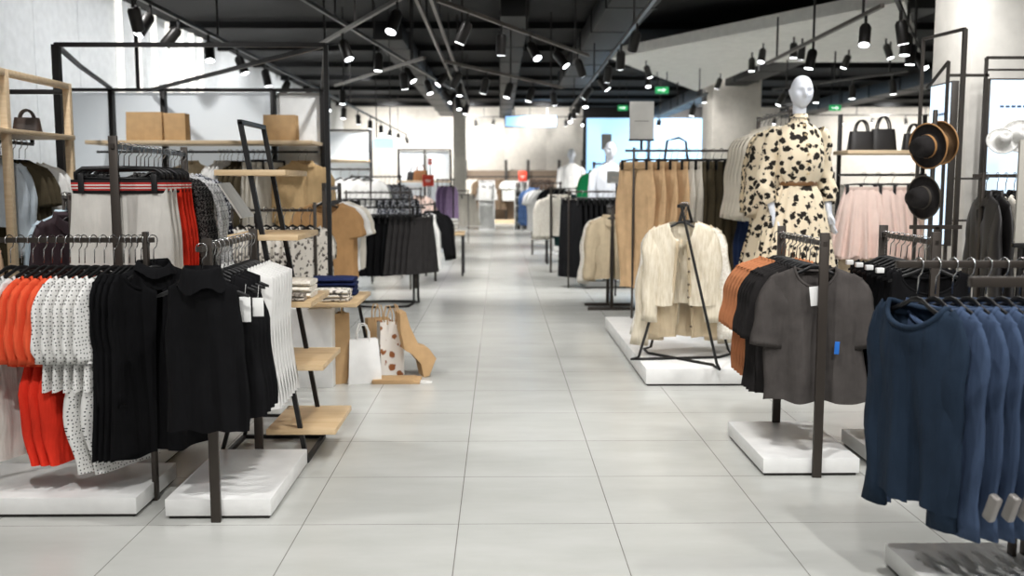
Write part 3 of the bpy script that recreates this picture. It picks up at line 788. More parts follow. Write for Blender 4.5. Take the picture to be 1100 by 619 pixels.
# ---- rack C: black turtlenecks, nearest in the middle left
fc = fl(232.5, 561); fcr = fl(280, 500); fcr.x = fc.x-.02
zrc = at(228, 266, fc.y).z
q0 = fl(176, 560); q1 = fl(290, 560)
plinth('square white plinth under the black turtleneck rack', q0.x, q0.y+.018, q1.x, fcr.y-.012)
t, _, _ = post_rack('narrow steel rack hung with black turtlenecks and white tops', (fc.x, fc.y), (fcr.x, fcr.y), zrc+.035, zrc, (.11, .012), .040)
C0 = V3((fc.x, fc.y, zrc)); C1 = V3((fcr.x, fcr.y, zrc)); wC = 'of the black turtleneck rack'
row(C0, C1, [
    dict(n=1, t0=-.10, t1=.1, desc='sleeveless black turtleneck hanging foremost', name='turtleneck', cat='top', kind='turtle', m=BLACKC, L=.72, w=.31, hem=.33, t=.026, fold=.018, ny=.045, rz=.0),
    dict(n=4, t0=.06, t1=.33, desc='sleeveless black top behind the turtleneck', name='tank_top', cat='top', kind='tank', m=BLACK2, L=.70, w=.36, hem=.40, t=.018, rz=(.10, .15)),
    dict(n=8, t0=.40, t1=.93, desc='white sleeveless top', name='tank_top', cat='top', kind='tank', m=WHITEC, L=.74, w=.36, hem=.42, t=.016, strap=.19, rz=(.18, .28))],
    wC, 'tops on the black turtleneck rack', .1, seed=8, jit=.015)
for px, py, h, yy, lab in ((263, 319, .10, fc.y-.035, 'blank white swing tag hanging between the black tops'), (277, 320, .075, fc.y+.0, 'smaller white swing tag behind the first one')):
    p = at(px, py, yy); o = tag(MB().cbox((-.022, -.001, -h), (.022, .001, 0), .0008).tube([(0, 0, 0), (.004, .004, .05)], .0008, 5).build('swing_tag', WHITEPAPER, None, p), lab, 'tag', 'swing tags')
# ---- ladder shelf D
y0, y1 = fl(330, 497).y, fl(352, 471).y; xb_, xt_ = fl(330, 497).x, at(258, 131, y0).x; zt2 = at(258, 131, y0).z
t = thing('ladder_shelf', 'leaning black ladder shelf with pale oak boards', 'shelf', (xb_, (y0+y1)/2, 0))
hy = (y1-y0)/2
for s in (-1, 1):
    MB().bar((0, s*hy, 0), (xt_-xb_, s*hy, zt2), .022, .022, up=(0, 1, 0)).build('upright', BLACKM, t)
    MB().bar(((xt_-xb_)*.58, s*hy, zt2*.58), (fl(263, 471).x-xb_, s*hy, .012), .018, .018, up=(0, 1, 0)).build('rear_leg', BLACKM, t)
MB().bar((xt_-xb_, -hy-.011, zt2), (xt_-xb_, hy+.011, zt2), .022).build('top_bar', BLACKM, t)
MB().bar((0, -hy, .012), (0, hy, .012), .02).bar((fl(263, 471).x-xb_, -hy, .012), (fl(263, 471).x-xb_, hy, .012), .02).bar((0, hy, .012), (fl(263, 471).x-xb_, hy, .012), .02).build('floor_frame', BLACKM, t)
ZB = []
for py in (186, 256, 328, 396, 465):
    zb = at(300, py, y0-.03).z; ZB.append(zb); xc = lerp(0, xt_-xb_, zb/zt2)
    MB().cbox((xc-.165, -hy-.03, zb-.012), (xc+.175, hy+.03, zb+.016), .003).build('board', OAKX, t)
# folded grey hats and cloths on the third board
zb = ZB[2]+.016; xc = xb_+lerp(0, xt_-xb_, zb/zt2)
def folded(name, label, loc, sx, sy, n, m, h=.022, cat='folded clothes', group=None, rz=0.0):
    mb = MB()
    for i in range(n):
        z0 = i*h; w = sx*(1-.03*(i % 2)); d = sy*(1-.04*((i+1) % 2)); rings = []
        for j in range(9):     # a rounded fold profile swept along x
            pass
        prof = []
        for a in range(12):
            an = 2*PI*a/12
            prof.append((d/2*math.copysign(abs(math.cos(an))**.45, math.cos(an)), z0+h/2+h*.49*math.copysign(abs(math.sin(an))**.7, math.sin(an))))
        for j in range(9):
            x = -w/2+w*j/8; e = 1 if 0 < j < 8 else .9
            rings.append([(x, y*e+.004*math.sin(9*x+i), z0+h/2+(z-z0-h/2)*e+.0015*math.sin(30*x+3*y)) for y, z in prof])
        mb.loft(rings, True, True)
    o = mb.build(name, m, None, loc, smooth=True, angle=1.2); o.rotation_euler = (0, 0, rz)
    return tag(o, label, cat, group)
folded('folded_knit', 'folded white knit on the middle board of the ladder shelf', (xc+.02, y0+.20, zb), .26, .24, 3, IVORYK, .03)
folded('folded_scarf', 'folded grey scarf at the board edge of the ladder shelf', (xc+.03, y0+.02, zb), .22, .10, 2, speckle('grey_marl', (96, 88, 80), (186, 178, 168), 60), .018)
# sign holder leaning behind the ladder (white angled card)
p0 = at(247, 197, 5.6); p1 = at(275, 231, 5.6)
t = thing('price_card', 'slanted white price card on a small stand beside the ladder shelf', 'sign', (p1.x, 5.6, p1.z-.05))
cs = [at(235, 197, 5.40)-t.location, at(247, 196, 5.72)-t.location, at(273, 232, 5.72)-t.location, at(260, 234, 5.40)-t.location]; th_ = V3((.008, 0, .004))
MB().add([p[:] for p in cs]+[(p-th_)[:] for p in cs], [(0,1,2,3),(7,6,5,4),(0,4,5,1),(1,5,6,2),(2,6,7,3),(3,7,4,0)]).build('card', CARD, t)
MB().bar((0, 0, 0), (0, 0, .06), .02).build('clip', BLACKM, t)
MB().bar((0, .01, 0), (0, .01, -(p1.z-.05)), .016).bar((-.12, .01, -(p1.z-.05)+.008), (.12, .01, -(p1.z-.05)+.008), .016).build('stand', BLACKM, t)
# ---- low oak table E with folded stacks, white box, paper bags
ye0, ye1 = 6.25, 6.95; zE = at(350, 326, ye0).z; xe0, xe1 = at(322, 326, ye0).x, at(383, 326, ye0).x
t = thing('display_table', 'low oak display table with slanted black legs, beside the ladder shelf', 'table', ((xe0+xe1)/2, (ye0+ye1)/2, 0))
w = (xe1-xe0)/2; d = (ye1-ye0)/2
MB().cbox((-w, -d, zE-.028), (w, d, zE), .004).build('table_top', OAKX, t)
for sx in (-1, 1): MB().bar((sx*(w-.09), d-.05, zE-.028), (sx*(w-.09)+.10, d-.05, 0), .02).build('leg', BLACKM, t)
MB().bar((-.02, -d+.48, zE-.028), (-.02, -d+.48, 0), .026).build('leg', BLACKM, t)
for i, (px, py, n, m, lab) in enumerate(((360, 309, 3, fabric('dark_navy_knit', (34, 44, 82), .12, 120, .4), 'folded dark navy knits on the oak table'), (352, 325, 3, MONO, 'folded grey print shirts before the navy knits on the table'))):
    p = at(px, py, (ye0+.50, ye0+.16)[i]); folded('folded_stack', lab, (p.x, p.y, zE), .30, .25, (4, 3)[i], m, (.032, .026)[i])
p = fl(333, 417); tag(MB().cbox((-.21, 0, 0), (.155, .42, at(333, 332, p.y).z), .004).build('white_box', PLINTH, None, p), 'plain white display box on the floor under the oak table', 'box')
def paper_bag(label, loc, rz, w, d, h, m, handle=True, lean=0.0, sag=0.0, mh=None, name='paper_bag', group='paper bags beside the oak table'):
    t = thing(name, label, 'bag', loc, rz, group)
    mb = MB(); rings = []
    for j in range(7):
        q = j/6; dd = d/2*(1-.55*q**2 if sag else 1-.15*q); ww = w/2*(1+.01*math.sin(5*q))*(1-(.14*q if sag else 0)); y = lean*h*q
        cre = .02*math.sin(PI*q)
        rings.append([Vector(c) for c in ((-ww, -dd+y, h*q), (0, -dd+y-.004*math.sin(6*q), h*q), (ww, -dd+y, h*q), (ww-cre-.01*q, y, h*q), (ww, dd+y, h*q), (0, dd+y, h*q), (-ww, dd+y, h*q), (-ww+cre+.01*q, y, h*q))])
    mb.loft(rings, True, False); mb.loft([rings[-1], [Vector((p.x*.97, lean*h+(p.y-lean*h)*.94, h-.03)) for p in rings[-1]]])
    mb.build('body', m, t, angle=.35)
    if handle:
        for s in (-1, 1):
            y = lean*h + s*d/2*(.45 if sag else .85)
            MB().tube([(-w*.18, y, h-.02), (-w*.17, y, h+.05), (-w*.08, y+s*.01, h+.10), (w*.08, y+s*.01, h+.10), (w*.17, y, h+.05), (w*.18, y, h-.02)], .005, 6).build('handle', mh or m, t)
    return t
p = fl(359, 414); paper_bag('tall brown kraft bag standing beside the oak table', p+V3((0, .09, 0)), .5, .17, .12, at(359, 338, p.y).z, KRAFT)
p = fl(389, 413); paper_bag('white paper bag with rope handles on the floor', p+V3((0, .08, 0)), .30, .23, .13, at(389, 366, p.y).z, WHITEPAPER, sag=1)
p = fl(408, 404); paper_bag('brown kraft bag behind the patterned bag', p+V3((-.05, .30, 0)), .4, .17, .10, at(408, 345, p.y).z-.02, KRAFT)
LEAFP = blotch('autumn_leaf_print', (232, 228, 222), (150, 96, 60), 13.0, .34)
p = fl(418, 405); paper_bag('white bag printed with brown leaves', p+V3((0, .10, 0)), .35, .17, .12, at(418, 347, p.y).z, LEAFP, mh=KRAFT)
p = fl(444, 407)
t = thing('folded_paper_bag', 'half folded kraft bag leaning on the leaf-printed bag', 'bag', p+V3((-.03, .10, 0)), .3)
hB = at(430, 338, p.y).z
mb = MB(); Lp = [(.10, .0, .0), (.115, .0, .10), (.06, .01, .17), (.0, .02, .20), (-.045, .03, hB*.75), (-.06, .03, hB)]
rings = []
for i, (x, y, z) in enumerate(Lp):
    th = (.04, .11, .12, .10, .07, .04)[i]
    rings.append([Vector((x-th*.5, y-.09, z)), Vector((x+th*.5, y-.09, z+th*.3)), Vector((x+th*.5, y+.09, z+th*.3)), Vector((x-th*.5, y+.09, z))])
mb.loft(rings, True, True); mb.build('body', KRAFT, t, angle=.4)
MB().tube([(-.075, -.05, hB-.01), (-.10, -.05, hB+.06), (-.10, .04, hB+.06), (-.075, .05, hB-.01)], .005, 6).build('handle', KRAFT, t)
p = fl(426, 413); t = thing('flat_paper_bag', 'flattened kraft bag lying on the floor tiles with a white string handle', 'bag', p)
MB().cbox((-.17, 0, 0), (.16, .20, .018), .004).cbox((-.17, .0, .0175), (.12, .19, .026), .003).build('body', KRAFT, t)
MB().tube([(.14, .02, .012), (.19, .02, .006), (.235, .03, .005), (.24, .055, .005), (.20, .07, .006), (.14, .07, .012)], .004, 6).build('handle', WHITEPAPER, t)
# ---- rack P: dark tees at the right
fp = fl(877, 513); fpr = fl(837, 470); zrp = at(879, 262, fp.y).z
q = fl(823, 513); q2 = fl(925, 513)
plinth('square white plinth under the dark tee rack', q.x-.01, q.y+.018, q2.x, fpr.y+.02)
t, _, _ = post_rack('bronzed steel rack hung with grey and rust tees', (fp.x, fp.y), (fpr.x-.02, fpr.y), zrp+.05, zrp, (.012, .012), .042)
P0 = V3((fp.x, fp.y, zrp)); P1 = V3((fpr.x-.03, fpr.y+.06, zrp)); wP = 'of the grey tee rack'
tg = [('swing_tag', tagcard(-.02, -.20, .042, .09, -.095, -.12), WHITEPAPER), ('size_sticker', tagcard(.10, -.46, .022, .06, -.066, .05), BLUETAG)]
row(P0, P1, [
    dict(n=1, t0=.15, t1=.1, desc='washed charcoal tee with a blue sticker, foremost', name='tee_shirt', cat='t-shirt', kind='tee', m=CHARC, L=.76, w=.43, hem=.48, t=.034, fold=.032, ny=.045, rz=-.16, tagged=tg, sl=.30, ang=.26),
    dict(n=5, t0=.27, t1=.54, desc='washed black tee', name='tee_shirt', cat='t-shirt', kind='tee', m=DARKG, L=.76, w=.45, hem=.48, t=.020, fold=.022, rz=(-.28, -.36), sl=.29, ang=.28, first=dict(fold=.028)),
    dict(n=5, t0=.62, t1=.95, desc='rust orange tee', name='tee_shirt', cat='t-shirt', kind='tee', m=RUST, L=.74, w=.45, hem=.48, t=.020, rz=(-.36, -.40), sl=.29, ang=.28)],
    wP, 'tees on the grey tee rack', -.2, seed=9, jit=.01)
# ---- rack Q: dark camisoles on wide hangers, behind rack R
fq = V3((at(1006, 255, 4.35).x, 4.35, 0)); fqr = V3((at(949, 250, 5.05).x, 5.05, 0)); zrq = at(1006, 261, 4.35).z
t, _, _ = post_rack('steel rack of dark camisoles behind the navy sweatshirts', (fq.x, fq.y), (fqr.x, fqr.y), zrq+.05, zrq, (.01, .01), .042)
q = fl(945, 513)
plinth('low white plinth under the dark camisole rack', fqr.x-.21, 4.37, fqr.x+.25, 4.97)
row(V3((fq.x, fq.y, zrq)), V3((fqr.x, fqr.y, zrq)), [
    dict(n=9, t0=.08, t1=.95, desc='dark camisole', name='camisole', cat='top', kind='tank', m=BLACK2, L=.72, w=.36, hem=.40, t=.014, strap=.17, nh=.13)],
    'of the camisole rack', 'camisoles on the rack behind the sweatshirts', -.25, seed=12, jit=.01)
for i in range(4):
    p = V3((fq.x, fq.y, zrq)).lerp(V3((fqr.x, fqr.y, zrq)), .12+.22*i)
    tag(MB().cbox((-.018, -.012, -.012), (.018, .012, .012), .003).build('size_clip', WHITEPAPER, None, (p.x-.20, p.y+.058, zrq-.138)), '%s white size clip from the near end of the camisole rack' % ORD[i], 'clip', 'size clips')
# thin T bar behind
t = thing('waterfall_stand', 'slim steel stand with a T-shaped arm behind the camisole rack', 'stand', (at(1006, 244, 5.4).x, 5.4, 0))
zz = at(1006, 244, 5.4).z; MB().bar((-.15, 0, zz), (.14, 0, zz), .022).build('arm', STEEL, t); MB().bar((0, 0, 0), (0, 0, zz), .022).build('post', STEEL, t); MB().cbox((-.18, -.12, 0), (.18, .12, .012), .003).build('base', STEEL, t)
# ---- rack R: navy sweatshirts at the near right
yr = 3.12; zrr = at(980, 284, yr).z; xr0 = at(963, 284, yr).x; yr2 = 2.56; zr2 = zrr+.0; xr2 = at(1042, 302, yr2).x
xp = at(1085, 590, 3.24).x
t = thing('double_rail_rack', 'twin-rail steel rack carrying the navy sweatshirts', 'clothes rack', (xp, 2.85, 0))
MB().cbox((xr0-xp, yr-2.85-.012, zrr-.012), (1.15, yr-2.85+.012, zrr+.012), .002).build('rail', STEEL, t)
MB().cbox((xr2-xp, yr2-2.85-.012, zr2-.014), (1.15, yr2-2.85+.012, zr2+.014), .002).build('rail', STEEL, t)
for dx in (.0, .045): MB().cbox((dx-.008, .36, 0), (dx+.008, .396, zrr-.03), .002).build('post', STEEL, t)
MB().bar((.022, yr2-2.85, zrr-.03), (.022, .39, zrr-.03), .022).build('cross_arm', STEEL, t)
for dx in (1.05,): MB().cbox((dx-.012, yr-2.85-.018, 0), (dx+.012, yr-2.85+.018, zrr), .002).build('post', STEEL, t); MB().cbox((dx-.012, yr2-2.85-.018, 0), (dx+.012, yr2-2.85+.018, zrr), .002).build('post', STEEL, t)
q = fl(955, 610); plinth('low white plinth under the navy sweatshirt rack', q.x-.01, 2.50, q.x+1.5, q.y+.02)
R0 = V3((xr0, yr, zrr)); R1 = V3((xr0+.95, yr, zrr)); wR = 'of the navy sweatshirt rack'
def tr(px): return (at(px, 284, yr).x-R0.x)/.95
sec = lambda k: [('security_tag', MB().cbox((-.018, -.012, 0), (.018, .012, .085), .006).xf(Matrix.Translation((.335, -.05, -.74)) @ Matrix.Rotation(.35, 4, 'Y')), SECTAG)]
row(R0, R1, [
    dict(n=1, t0=tr(987), t1=1, desc='dark navy sweatshirt with scoop neck, aisle end', name='sweatshirt', cat='sweatshirt', kind='sweat', m=fabric('dark_navy_sweat', (34, 47, 63), .12, 240, .3), L=.78, w=.40, hem=.43, t=.034, fold=.026, ny=.045, nh=.125, rz=-1.27, sl=.66, ang=.03),
    dict(n=10, t0=tr(1006), t1=tr(1170), desc='blue sweatshirt', name='sweatshirt', cat='sweatshirt', kind='sweat', m=NAVYL, L=.76, w=.43, nh=.125, t=.014, fold=.020, rz=(-1.30, -1.38), ang=.12, sl=.66, end='aisle end', tagged=sec(0))],
    wR, 'sweatshirts on the navy rack', -1.1, seed=15, jit=.01)
# ------------------------------------------------------------------ right side, middle distance
q = fl(697, 415); qb = fl(662, 354)
plinth('large low white plinth under the cardigan stand', q.x-.02, q.y, q.x+1.95, qb.y, .12)
HP = .12
def loop_stand(label, c, w, d, h, rz, cat='clothes stand'):
    """two bent-tube frames leaning together under a short rail"""
    t = thing('cardigan_stand', label, cat, c, rz)
    for s in (-1, 1):
        pts = [(-w*.42, s*d*.5, .03), (-w*.5, s*d*.5, .012), (-w*.40, s*d*.25, .010), (w*.40, -s*d*.25, .010), (w*.5, -s*d*.5, .012), (w*.47, -s*d*.5, .05), (.012, -.12, h)]
        if s < 0: pts = [(-w*.42, -d*.20, .03), (-w*.5, -d*.22, .012), (-w*.40, -d*.16, .010), (w*.40, d*.25, .010), (w*.5, d*.5, .012), (w*.47, d*.5, .05), (.012, .14, h)]
        full = [(-.012, .14, h)] + pts
        MB().tube(full, .010, 7).build('tube_frame', BLACKM, t, smooth=True, angle=1.2)
    MB().bar((0, -.16, h), (0, .16, h), .021).build('rail', BLACKM, t)
    return t
cj = fl(730, 387, HP); cj.z = HP; hj = at(735, 221, cj.y).z-HP
loop_stand('black bent-tube stand on the large plinth, hung with cream cardigans', cj, .64, .62, hj, -.35)
J = lambda dy: V3((cj.x+.34*dy, cj.y+dy, HP+hj))
wJ = 'on the bent-tube stand'
J0, J1 = J(.0), J(.20)
row(J0, J1, [
    dict(n=1, t0=0, t1=1, desc='open cream cable-knit cardigan, front one', name='cardigan', cat='cardigan', kind='cardigan', m=CREAM, m2=BEIGEK, L=.70, w=.46, hem=.56, t=.05, fold=.016, sl=.62, ny=.05, ang=.14, rz=-.10),
    dict(n=1, t0=.45, t1=1, desc='long ivory cardigan, middle one', name='cardigan', cat='cardigan', kind='cardigan', m=IVORYK, L=.66, w=.50, hem=.58, t=.04, sl=.74, ny=.04, ang=.22, rz=-.25),
    dict(n=1, t0=.72, t1=1, desc='beige jersey wrap, one behind the front cardigan', name='cardigan', cat='cardigan', kind='cardigan', m=BEIGEK, L=.95, w=.44, hem=.56, t=.04, sl=.78, ang=.10, rz=-.05),
    dict(n=1, t0=.95, t1=1, desc='pale beige knit cardigan, rearmost', name='cardigan', cat='cardigan', kind='cardigan', m=CREAM, L=.86, w=.54, hem=.66, t=.04, sl=.8, ang=.22, rz=.12)],
    wJ, 'cardigans on the bent-tube stand', 0, seed=21, jit=.0)
# ---- beige jackets on a narrow stand behind
bl = fl(655, 331); hl = at(655, 222, bl.y).z
t = thing('narrow_clothes_stand', 'narrow steel stand hung with beige linen jackets', 'clothes stand', bl)
for dy in (-.16, .22): MB().cbox((-.018, dy-.012, 0), (.018, dy+.012, hl), .002).build('post', STEEL, t)
MB().cbox((-.26, -.20, 0), (.26, -.14, .03), .003).cbox((-.26, .19, 0), (.26, .25, .03), .003).build('foot', STEEL, t)
MB().bar((0, -.18, hl), (0, .24, hl), .021).build('rail', STEEL, t)
row(bl+V3((0, -.14, hl)), bl+V3((0, .22, hl)), [
    dict(n=3, t0=0, t1=.5, desc='beige linen jacket', name='jacket', cat='jacket', kind='jacket', m=BEIGE, L=.78, w=.46, hem=.54, t=.035, sl=.60, rz=(.0, -.12)),
    dict(n=2, t0=.72, t1=.95, desc='ivory knit jacket', name='jacket', cat='jacket', kind='cardigan', m=IVORYK, L=.72, w=.48, hem=.54, t=.035, sl=.66, rz=-.2)],
    'of the linen jacket stand', 'jackets on the narrow stand', 0, seed=22, jit=.01)
# ---- trouser rail N with sign
yn = 8.9; zn = at(720, 162, yn).z; xn0 = at(681, 162, yn).x; xn1 = at(786, 162, yn).x
t, _, _ = post_rack('high steel rail of tan and olive trousers topped by a grey card', (xn0, yn), (xn1+.3, yn), zn+.03, zn, (.08, .02), .034)
sg = at(689, 151, yn); w = at(702, 130, yn).x-at(676, 130, yn).x; h = at(689, 109, yn).z-sg.z
t = thing('sign_card', 'large blank grey sign card standing above the tan trousers', 'sign', (sg.x, yn, sg.z))
MB().cbox((-w/2, -.008, .01), (w/2, .008, h), .003).build('card', CARD, t)
MB().box((-w*.30, -.0095, h*.49), (w*.30, -.0075, h*.505)).build('printed_line', plain('sign_print', (120, 118, 114), .7), t)
MB().cbox((-w/2-.005, -.014, -.004), (w/2+.005, .014, .012), .002).bar((.0, 0, -(sg.z-zn)+.012), (.0, 0, 0), .022).build('holder', BLACKM, t)
N0 = V3((xn0, yn, zn)); N1 = V3((xn1, yn, zn)); nn = dict(name='trousers', cat='trousers', kind='pants', hip=.44, hem=.19, w=.38, t=.018)
row(N0, N1, [
    dict(n=4, t0=.02, t1=.38, desc='tan trouser', m=TAN, L=1.12, first=dict(fold=.016), **nn),
    dict(n=2, t0=.44, t1=.52, desc='stone trouser', m=STONE, L=1.08, **nn),
    dict(n=6, t0=.56, t1=.98, desc='olive brown trouser', m=OLIVE, L=1.08, **nn)],
    'of the high trouser rail', 'trousers on the high rail', -.80, seed=23, jit=.01, end='sign end')
t = thing('bent_tube_stand', 'empty black tube frame standing behind the tan trousers', 'clothes stand', (at(724, 160, 9.9).x, 9.9, 0))
a = at(718, 165, 9.9); b = at(731, 148, 9.9); x0 = t.location.x
MB().tube([(-.30, 0, .012), (-.07, 0, b.z-.03), (.05, 0, b.z), (.12, 0, b.z-.04), (.30, 0, .012)], .013, 7).build('tube_frame', BLACKM, t)
# ---- rail of dresses and shirts behind the mannequin
O0 = at(850, 119, 7.35); O1 = at(815, 127, 8.5); O1.z = O0.z
t, _, _ = post_rack('high steel rail of shirts and print dresses behind the mannequin', (O0.x, O0.y), (O1.x, O1.y), O0.z+.03, O0.z, (.02, .02), .034)
row(O0, O1, [
    dict(n=1, t0=.05, t1=1, desc='black-flowered cream dress with full sleeves, nearest', name='dress', cat='dress', kind='dress', m=LEOP, L=1.55, w=.46, hem=.76, t=.04, sl=.62, rz=-.45),
    dict(n=2, t0=.16, t1=.28, desc='black-flowered cream dress, behind the nearest,', name='dress', cat='dress', kind='dress', m=LEOPS, L=1.5, w=.42, hem=.66, t=.03, sl=.6, rz=-.45),
    dict(n=5, t0=.42, t1=.95, desc='cream shirt', name='shirt', cat='shirt', kind='shirt', m=fabric('cream_cotton', (226, 218, 202), .06, 200, .3), L=.86, w=.46, hem=.54, t=.024, sl=.66, rz=-.5)],
    'on the dress rail', 'garments on the dress rail', -.5, seed=25, jit=.01)
row(O0, O1, [dict(n=2, t0=.80, t1=.97, desc='dark denim trouser under the shirts', name='trousers', cat='trousers', kind='pants', m=fabric('dark_denim', (30, 44, 74), .14, 160, .3), L=.8, w=.34, hip=.40, hem=.17, zt=-1.0, nohang=1)],
    'of the dress rail', 'garments on the dress rail', -.5, seed=26, zoff=-.72)
# ---- mannequin in the flowered dress
ym = 6.95; mp = at(861, 81, ym); HM = mp.z-.12
MQ = thing('mannequin', 'white mannequin with a bald head wearing a black-flowered cream dress', 'mannequin', (mp.x, ym, .12), .16)
def ell(cx, cy, rx, ry, z, n=28, p=1.0): return [Vector((cx+rx*math.copysign(abs(math.cos(a))**p, math.cos(a)), cy+ry*math.copysign(abs(math.sin(a))**p, math.sin(a)), z)) for a in (2*PI*i/n for i in range(n))]
k = 1.0
def head_mesh(c, s, yaw, tilt):
    mb = MB(); nth, nph = 40, 48; rings = []
    G = lambda x, m, w: math.exp(-((x-m)/w)**2)
    for i in range(nth+1):
        th = -PI/2+PI*i/nth; cz = math.sin(th); cr = max(0, math.cos(th))**.86; ring = []
        for j in range(nph):
            ph = 2*PI*j/nph           # ph = -90 deg is the face
            dx, dy = math.cos(ph)*cr, math.sin(ph)*cr
            z = cz*.118; jaw = 1-.20*sm(.0, -1.0, cz)
            rx = .080*(jaw if cz < 0 else 1)*(1+.07*G(cz, -.55, .3)); ry = .096
            x = dx*rx; y = dy*ry
            if dy < 0:
                y *= (1-.10*sm(-.2, -1, cz))
                f = sm(0.15, .9, -dy/max(cr, 1e-3))
                ax = x/.074
                y -= .030*G(ax, 0, .17)*(G(z, -.030, .016)+.62*G(z, -.010, .020)+.30*G(z, .008, .02))*f      # nose
                y += .021*(G(ax, .42, .24)+G(ax, -.42, .22))*G(z, .004, .015)*f                              # eye sockets
                y -= .009*(G(ax, .40, .34)+G(ax, -.40, .34))*G(z, .030, .012)*f                              # brow
                y -= .0035*(G(ax, .42, .17)+G(ax, -.42, .17))*G(z, .003, .009)*f                             # closed eyes
                y -= .012*G(ax, 0, .32)*(G(z, -.060, .007)+G(z, -.074, .008))*f                              # lips
                y += .004*G(ax, 0, .34)*G(z, -.067, .003)*f
                y -= .014*G(ax, 0, .40)*G(z, -.098, .016)*f                                                  # chin
                y -= .005*(G(ax, .62, .22)+G(ax, -.62, .22))*G(z, -.022, .02)*f                              # cheekbones
            else: y += .012*sm(0, 1, dy)*G(z, .03, .07)
            ring.append(Vector((x, y, z)))
        rings.append(ring)
    mb.loft(rings)
    for sx in (-1, 1):           # ears
        mb.tube([(sx*.072, .012, -.035), (sx*.078, .016, -.012), (sx*.080, .024, .012), (sx*.074, .018, .024)], [.006, .009, .012, .007], 8)
    M = Matrix.Translation(c) @ Matrix.Rotation(yaw, 4, 'Z') @ Matrix.Rotation(tilt, 4, 'X') @ Matrix.Scale(s, 4)
    return mb.xf(M)
body = MB()
hz = HM-.118*k
hd = head_mesh(Vector((0, -.012, hz)), k*.98, -.20, .04); body.add(hd.v, hd.f)
tz = lambda f: HM*f
T = [(0, .012, .046, .050, tz(.905)), (0, .016, .046, .048, tz(.86)), (0, .018, .052, .052, tz(.838)), (0, .02, .09, .056, tz(.823)), (0, .015, .146, .070, tz(.800)), (0, .0, .150, .092, tz(.76)), (0, -.012, .145, .110, tz(.715)),
     (0, 0, .132, .100, tz(.67)), (0, .0, .115, .085, tz(.62)), (0, .01, .148, .102, tz(.56)), (0, .015, .165, .115, tz(.52)), (0, .01, .160, .110, tz(.48))]
body.loft([ell(*r) for r in T], True, True)
for s in (-1, 1):
    body.tube([(s*.085, 0, tz(.50)), (s*.09, 0, tz(.40)), (s*.088, .0, tz(.28)), (s*.088, .02, tz(.18)), (s*.088, .02, tz(.045))], [.084, .074, .052, .050, .032], 16)
    body.tube([(s*.088, .03, .045), (s*.092, -.06, .035), (s*.096, -.14, .02)], [.034, .034, .02], 12)
def arm(sx, sh, el, wr, fdir):
    sh, el, wr = Vector(sh), Vector(el), Vector(wr)
    body.tube([sh+Vector((-sx*.05, 0, .0)), sh, sh.lerp(el, .5), el, el.lerp(wr, .4), wr], [.042, .040, .038, .034, .032, .024], 14)
    f = Vector(fdir).normalized(); side = Vector((0, -1, 0)); side = (side-f*side.dot(f)).normalized(); nrm = f.cross(side)
    p1 = wr+f*.085
    body.tube([wr-f*.01, wr+f*.03, p1], [.022, .027, .027], 12)
    body.tube([wr+f*.03+side*.012, p1+side*.016], [.020, .018], 10); body.tube([wr+f*.03-side*.012, p1-side*.016], [.020, .018], 10)
    for i, (o, L) in enumerate(((.030, .070), (.010, .080), (-.010, .074), (-.030, .058))):
        b = p1+side*o-f*.004; d = (f+side*(o*2.2)).normalized(); e = nrm*(-sx)
        body.tube([b-f*.012, b+d*L*.4, b+d*L*.75+e*.006, b+d*L+e*.016], [.0105, .0095, .0085, .006], 9)
    b = wr+f*.028+side*.024; d = (f*.72+side*.68).normalized()
    body.tube([b, b+d*.035, b+(d*.6+f*.4)*.068], [.012, .010, .007], 9)
arm(1, (.160, .01, tz(.785)), (.235, .05, tz(.635)), (.235, -.02, tz(.515)), (.22, -.12, -1))
arm(-1, (-.160, .01, tz(.785)), (-.225, .05, tz(.635)), (-.19, -.03, tz(.505)), (.10, -.22, -1))
MANW = plain('mannequin_gloss_white', (222, 226, 234), .32)
bo = body.build('body', MANW, MQ, smooth=True, angle=3.0)
rm = bo.modifiers.new('remesh', 'REMESH'); rm.mode = 'VOXEL'; rm.voxel_size = .0042; rm.use_smooth_shade = True
smo = bo.modifiers.new('smooth', 'SMOOTH'); smo.iterations = 2; smo.factor = .4
# dress
def ring_fold(r, amp, kk, ph): 
    n = len(r); c = sum(r, Vector())/n
    return [c+(p-c)*(1+amp*math.sin(kk*2*PI*i/n+ph)) + Vector((0,0,0)) for i, p in enumerate(r)]
bod = MB(); R = []
for (cx, cy, rx, ry, z, am) in ((0, .016, .054, .056, tz(.850), 0), (0, .018, .062, .062, tz(.838), .0), (0, .02, .115, .078, tz(.826), .01), (0, .015, .172, .090, tz(.802), .01), (0, .0, .180, .116, tz(.755), .02), (0, -.010, .176, .136, tz(.705), .03), (0, 0, .172, .130, tz(.66), .05), (0, .0, .135, .102, tz(.628), .06), (0, 0, .128, .098, tz(.615), .05)):
    R.append(ring_fold(ell(cx, cy, rx, ry, z, 64), am, 11, z*9))
bod.loft(R); 
dress = bod.build('dress', LEOP, MQ, smooth=True, angle=3)
R = []
for j in range(19):
    q = j/18; z = lerp(tz(.618), tz(.20), q); rx = lerp(.130, .33, q**.65); ry = lerp(.100, .26, q**.65); r = ell(0, .01, rx, ry, z, 120)
    R.append(ring_fold(ring_fold(r, .035+.035*q, 19, .5), .03*q, 7, 1.3))
MB().loft(R).build('skirt', LEOP, dress, smooth=True, angle=3)
MB().loft([ell(0, 0, .134, .104, tz(.628), 40), ell(0, 0, .139, .109, tz(.621), 40), ell(0, 0, .134, .104, tz(.613), 40)]).build('belt', plain('brown_belt', (120, 84, 50), .5), dress, smooth=True, angle=3)
